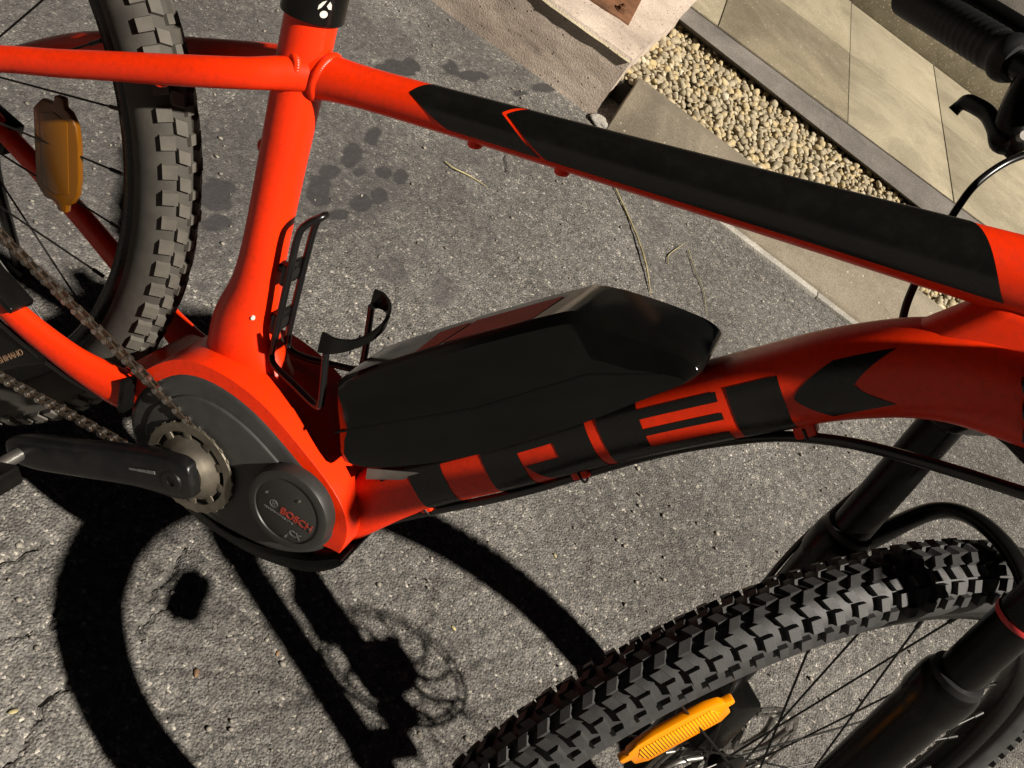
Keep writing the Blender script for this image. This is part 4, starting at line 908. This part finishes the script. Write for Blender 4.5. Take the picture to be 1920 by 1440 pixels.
def wheel_angle(px, y):      # where a photo direction meets the wheel's plane
    d = (ray([px]) @ RB)[0]; P0 = AXL + SI * y; t = ((P0 - CB) @ SI) / (d @ SI); v = CB + d * t - P0
    return math.atan2(v @ -AX, v @ FW), math.hypot(v @ -AX, v @ FW)
ra_, rr0 = wheel_angle([1270, 1370], -.004)
rr0 = min(rr0, .262)
reflector(PF, SI, ra_, rr0, .050, .0215, -.004, fwh)
reflector(PF, SI, ra_ + math.pi, rr0, .050, .0215, .004, fwh)
reflector(PR, Y, math.radians(22.0), .2170, .054, .0270, -.006, rwh, 'grimy_amber')  # grimy_amber: amber with the shade put into the colour
reflector(PR, Y, math.radians(202.0), .2170, .052, .0240, .006, rwh, 'grimy_amber')  # grimy_amber: amber with the shade put into the colour
# brake rotors on the left side
def rotor(Ax, e_s, P3, y, rad, parent):
    lathe('brake_rotor', [(rad - .0045, y - .0009), (rad, y - .0009), (rad, y + .0009), (rad - .0045, y + .0009)], Ax, e_s, 'steel', parent, 72, True)
    lathe('rotor_inner_ring', [(rad - .0140, y - .0009), (rad - .0105, y - .0009), (rad - .0105, y + .0009), (rad - .0140, y + .0009)], Ax, e_s, 'steel', parent, 72, True)
    for k in range(16):
        a = 2 * math.pi * k / 16; tube('rotor_bridge', [P3(a, rad - .012, y), P3(a + .05, rad - .002, y)], [.0022, .0022], 'steel', parent, 6, 1)
    lathe('rotor_carrier', [(.020, y - .0009), (.030, y - .0009), (.030, y + .0009), (.020, y + .0009)], Ax, e_s, 'steel', parent, 40, True)
    for k in range(9):
        a = 2 * math.pi * k / 9; tube('rotor_arm', [P3(a, .027, y), P3(a + .22, rad * .6, y), P3(a + .55, rad - .012, y)], [.0036, .0026, .0034], 'steel', parent, 6)
rotor(AXL, SI, PF, .042, .090, fwh); rotor(RAX, Y, PR, .042, .090, rwh)
# cassette and rear derailleur
for k in range(9):
    r_ = .024 + .0058 * k; lathe('sprocket', [(r_ - .012, -.0008), (r_, -.0008), (r_, .0008), (r_ - .012, .0008)], RAX - Y * (.066 - .0034 * k), Y, 'steel', rwh, 40, True)

# --- fork
crown = prism('fork', smoothpoly([(-.086, -.020), (-.088, .022), (-.052, .030), (-.03, .006), (.03, .006), (.052, .030), (.088, .022), (.086, -.020), (.04, -.030), (-.04, -.030)], 3), -.022, .022, 'black', bike, .006, 3, (HB + AX * .042, SI, AX, FW))
lathe('steerer_race', [(.018, -.02), (.030, -.012), (.031, .002), (.018, .004)], HB + AX * .018, AX, 'black', crown, 32)
for sg in (1, -1):
    o0 = HB + SI * .0675 * sg
    lathe('crown_cap', [(.0, .0), (.017, .0), (.0185, .004), (.0185, .05), (.0, .05)], o0 + AX * .012, AX, 'black', crown, 28)
    st_ = tube('stanchion', [o0 + AX * .03, o0 + AX * .30], [.0160, .0160], 'black', crown, 32, 1)
    if sg < 0: lathe('travel_ring', [(.0160, -.0012), (.0172, -.0020), (.0178, 0), (.0172, .0020), (.0160, .0012)], o0 + AX * .128, AX, 'redpad', crown, 40, True)
    low = lathe('lower_leg', [(.0165, .196), (.0205, .196), (.0225, .200), (.0232, .206), (.0232, .224), (.0215, .229), (.0210, .24), (.0205, .30), (.0190, .42), (.0195, .50), (.022, .52), (.020, .555), (.005, .56)], o0, AX, 'black', crown, 40)
    lathe('dust_seal', [(.0160, .190), (.0195, .191), (.0205, .196), (.0160, .199)], o0, AX, 'grip', low, 36)
    box('leg_end', o0 + AX * (LF + .005) + FW * (OFF * .55), (FW, AX, SI), (OFF * .75, .020, .008), 'black', low, .005)
ar = [HB + SI * .070 + AX * .226 + FW * .016, HB + SI * .066 + AX * .200 + FW * .034, HB + SI * .052 + AX * .152 + FW * .052, HB + SI * .022 + AX * .132 + FW * .058, HB - SI * .022 + AX * .132 + FW * .058, HB - SI * .052 + AX * .152 + FW * .052, HB - SI * .066 + AX * .200 + FW * .034, HB - SI * .070 + AX * .226 + FW * .016]
tube('fork_arch', ar, [(.015, .010), (.013, .008), (.012, .0065), (.0125, .0065), (.0125, .0065), (.012, .0065), (.013, .008), (.015, .010)], 'black', crown, 20, 8)
box('brake_caliper', AXL + SI * .048 - AX * .085 - FW * .052, (FW, AX, SI), (.020, .036, .022), 'black', crown, .006)
tube('brake_hose', [HB + SI * .085 + AX * .43 - FW * .03, HB + SI * .088 + AX * .33 - FW * .012, HB + SI * .090 + AX * .22 - FW * .004, HB + SI * .085 + AX * .10 + FW * .04, HB + SI * .05 - AX * .02 + FW * .12, HB - SI * .05 - AX * .10 + FW * .14, HB - SI * .14 - AX * .15 + FW * .09], .0026, 'hose', crown, 8)
tube('axle_skewer', [AXL - SI * .085, AXL + SI * .085], [.008, .008], 'steel', crown, 12, 1)

# --- handlebar, stem, grips, levers
BC = HB - AX * (.115 + .0299) + FW * .0692
hb = tube('handlebar', [BC + SI * y - FW * b - AX * u for y, b, u in ((-.37, .050, .018), (-.2, .020, .014), (-.09, .0, .004), (-.03, 0, 0), (.03, 0, 0), (.09, 0, .004), (.2, .020, .014), (.37, .050, .018))], [.011, .011, .0135, .0159, .0159, .0135, .011, .011], 'black', bike, 20)
tube('stem', [HB - AX * .165, HB - AX * .166 + FW * .02, BC], [.017, .017, .019], 'black', hb, 20)
lathe('stem_clamp', [(.014, .14), (.0185, .14), (.0185, .19), (.014, .192)], HB, -AX, 'black', hb, 28)
g_a, g_b = DP([[1910, 119], [1690, -17]], [.70, .80])
gd = unit(g_b - g_a)
gp = [g_a + gd * t for t in (0, .006, .012, .02, .05, .09, .128, .134, .138)]
grip = tube('grip', gp, [.0150, .0178, .0182, .0160, .0162, .0164, .0168, .0160, .010], 'grip', hb, 24, 4)
lathe('grip_ribs', [q for k in range(14) for q in ((.0160, .024 + k * .007), (.0164, .0265 + k * .007), (.0164, .0285 + k * .007), (.0160, .030 + k * .007))], g_a, gd, 'grip', grip, 28)
tube('bar_section', [g_a + gd * .01, g_a - gd * .06, BC + SI * .17 - FW * .015 - AX * .012], .0112, 'black', hb, 16)
lv = DP([[1900, 262], [1878, 262], [1866, 240], [1852, 214], [1832, 200], [1812, 192], [1798, 199], [1787, 209]], [.70, .70, .705, .715, .725, .735, .742, .745])
lev = tube('brake_lever', lv, [(.012, .010), (.010, .008), (.0070, .0055), (.0068, .005), (.0066, .0045), (.0062, .004), (.0045, .004), (.0050, .0045)], 'black', hb, 14, 6)
mcs = DP([[1935, 150], [1912, 200], [1900, 250], [1915, 285]], [.69, .695, .70, .70])
tube('master_cylinder', mcs, [.012, .013, .0135, .010], 'black', lev, 16)
lathe('lever_pin', [(0, 0), (.0035, 0), (.0035, .006), (0, .006)], DP([[1913, 258]], .685)[0], -RB[2], 'pin', lev, 12)
tube('hose', DP([[1990, 262], [1935, 285], [1880, 308], [1830, 345], [1795, 390], [1765, 440], [1735, 495], [1712, 540], [1697, 580], [1690, 620], [1690, 660]], [.74, .74, .74, .735, .725, .715, .70, .70, .70, .70, .70]), .0030, 'hose', hb, 10)
rg = [BC - SI * y - FW * b - AX * .016 for y, b in ((.235, .026), (.24, .027), (.30, .038), (.365, .049))]
tube('grip', rg, [.0150, .0175, .0162, .0165], 'grip', hb, 20, 3)
rl = [BC - SI * .205 - FW * .02 + AX * .0, BC - SI * .205 + FW * .025 + AX * .022, BC - SI * .25 + FW * .04 + AX * .03, BC - SI * .31 + FW * .03 + AX * .035]
tube('brake_lever', rl, [.010, .008, .005, .0045], 'black', hb, 10)

# unseen headlight, display, shifter and looping hoses, added to shade the down tube
hl = BC + FW * .062 + AX * .035
lathe('added_headlight', [(.0, -.030), (.020, -.030), (.026, -.012), (.030, .018), (.030, .026), (.0, .026)], hl, FW, 'black', hb, 28)
box('added_headlight_bracket', BC + FW * .028 + AX * .022, (FW, SI, AX), (.022, .009, .016), 'black', hb, .003)
box('added_display', BC - SI * .085 - AX * .030 + FW * .006, (FW, SI, AX), (.032, .028, .010), 'black', hb, .005)
box('added_shifter', BC - SI * .185 + AX * .030 + FW * .022, (FW, SI, AX), (.028, .020, .020), 'black', hb, .006)
box('added_lever_body', BC - SI * .205 + FW * .020, (SI, FW, AX), (.030, .016, .013), 'black', hb, .005)
for k, (a_, b_, c_) in enumerate(((.10, .13, .02), (.13, .17, .06), (.08, .15, .10))):
    tube('hose', [BC - SI * .19 + FW * .03 + AX * .02, BC - SI * .15 + FW * b_ + AX * (.02 + c_ * .3), BC - SI * .05 + FW * (b_ + .02) + AX * (.06 + c_), HB - SI * .045 + FW * .07 + AX * (-.08 + c_ * .5), HB - AX * (.02 + .02 * k)], .0028, 'hose', hb, 8)

# rear derailleur body behind the chain stay
dq = BY([[-70, 632], [20, 610], [70, 618], [92, 650], [84, 684], [30, 690], [-70, 715]], -.072)[:, [0, 2]]
dr = prism('rear_derailleur', [tuple(q) for q in dq], -.072, -.060, 'black', bike, .003, 2)
ta_, tb_ = BY([[0, 682], [66, 656]], -.0725); tx_ = unit(np.array([tb_[0] - ta_[0], 0, tb_[2] - ta_[2]])); ty2 = np.array([-tx_[2], 0, tx_[0]])
text_mesh('derailleur_print', 'SHIMANO', .0085, np.array([ta_[0], -.0723, ta_[2]]), tx_, ty2, 'tan', dr, .0002)

# unseen cable bundles added along the sun's rays to shade the down tube
LB = B2W.T @ np.array(sdir)
for k, off_ in enumerate((-.020, .006, .034)):
    n_ = np.array([-.73, 0, .68]) * off_
    pth = [fr(.440, -.030, .832) + n_ * .6, fr(.450, -.030, .84) + LB * .06 + n_, fr(.41, -.030, .805) + LB * .16 + n_, fr(.372, -.030, .772) + LB * .28 + n_, fr(.61, -.11, 1.035) + n_, BC - SI * (.17 + .03 * k) + FW * .03 + AX * .01]
    tube('shade_bundle', pth, [.006, .0115, .0125, .0125, .011, .007], 'hose', hb, 14)

# loose grit on the asphalt
def grit():
    V = []; Fc = []; r = random.Random(11)
    ico = bmesh.new(); bmesh.ops.create_icosphere(ico, subdivisions=1, radius=1.0); ico.verts.ensure_lookup_table()
    v0 = np.array([v.co[:] for v in ico.verts]); f0_ = [[v.index for v in f.verts] for f in ico.faces]; ico.free()
    for _ in range(1500):
        x, y = r.uniform(-1.0, 1.35), r.uniform(-.4, 1.66); k = r.choice((.0012, .0016, .002, .0026, .0036)); b0 = len(V)
        d = v0 * (1 + .35 * rng.normal(size=(len(v0), 1)) * .6) * np.array([k * r.uniform(.8, 1.4), k, k * .6]); V += list(d + np.array([x, y, .0015]))
        Fc += [tuple(b0 + i for i in f) for f in f0_]
    tag(fromdata('grit', V, Fc, 'grit', None, True), 'fine loose grit scattered over the asphalt', 'grit', kind='stuff')
M['grit'] = mat('pale_grit', (0.20, 0.18, 0.15), 0.8, var=0.6, vscale=25)
grit()

# rear-mounted kickstand on the far side, holding the lean
ks = [fr(-.405, .078, .338), fr(-.420, .105, .270), fr(-.445, .235, .235 * math.tan(LEAN) + .008)]
kst = tube('kickstand', ks, [.009, .008, .0075], 'black', bike, 14, 6)
box('kickstand_foot', ks[2] - fr(0, 0, .002), (Xa, Y, Za), (.014, .010, .006), 'grip', kst, .003)
box('kickstand_mount', fr(-.405, .078, .345), (Xa, Y, Za), (.022, .010, .018), 'black', kst, .003)
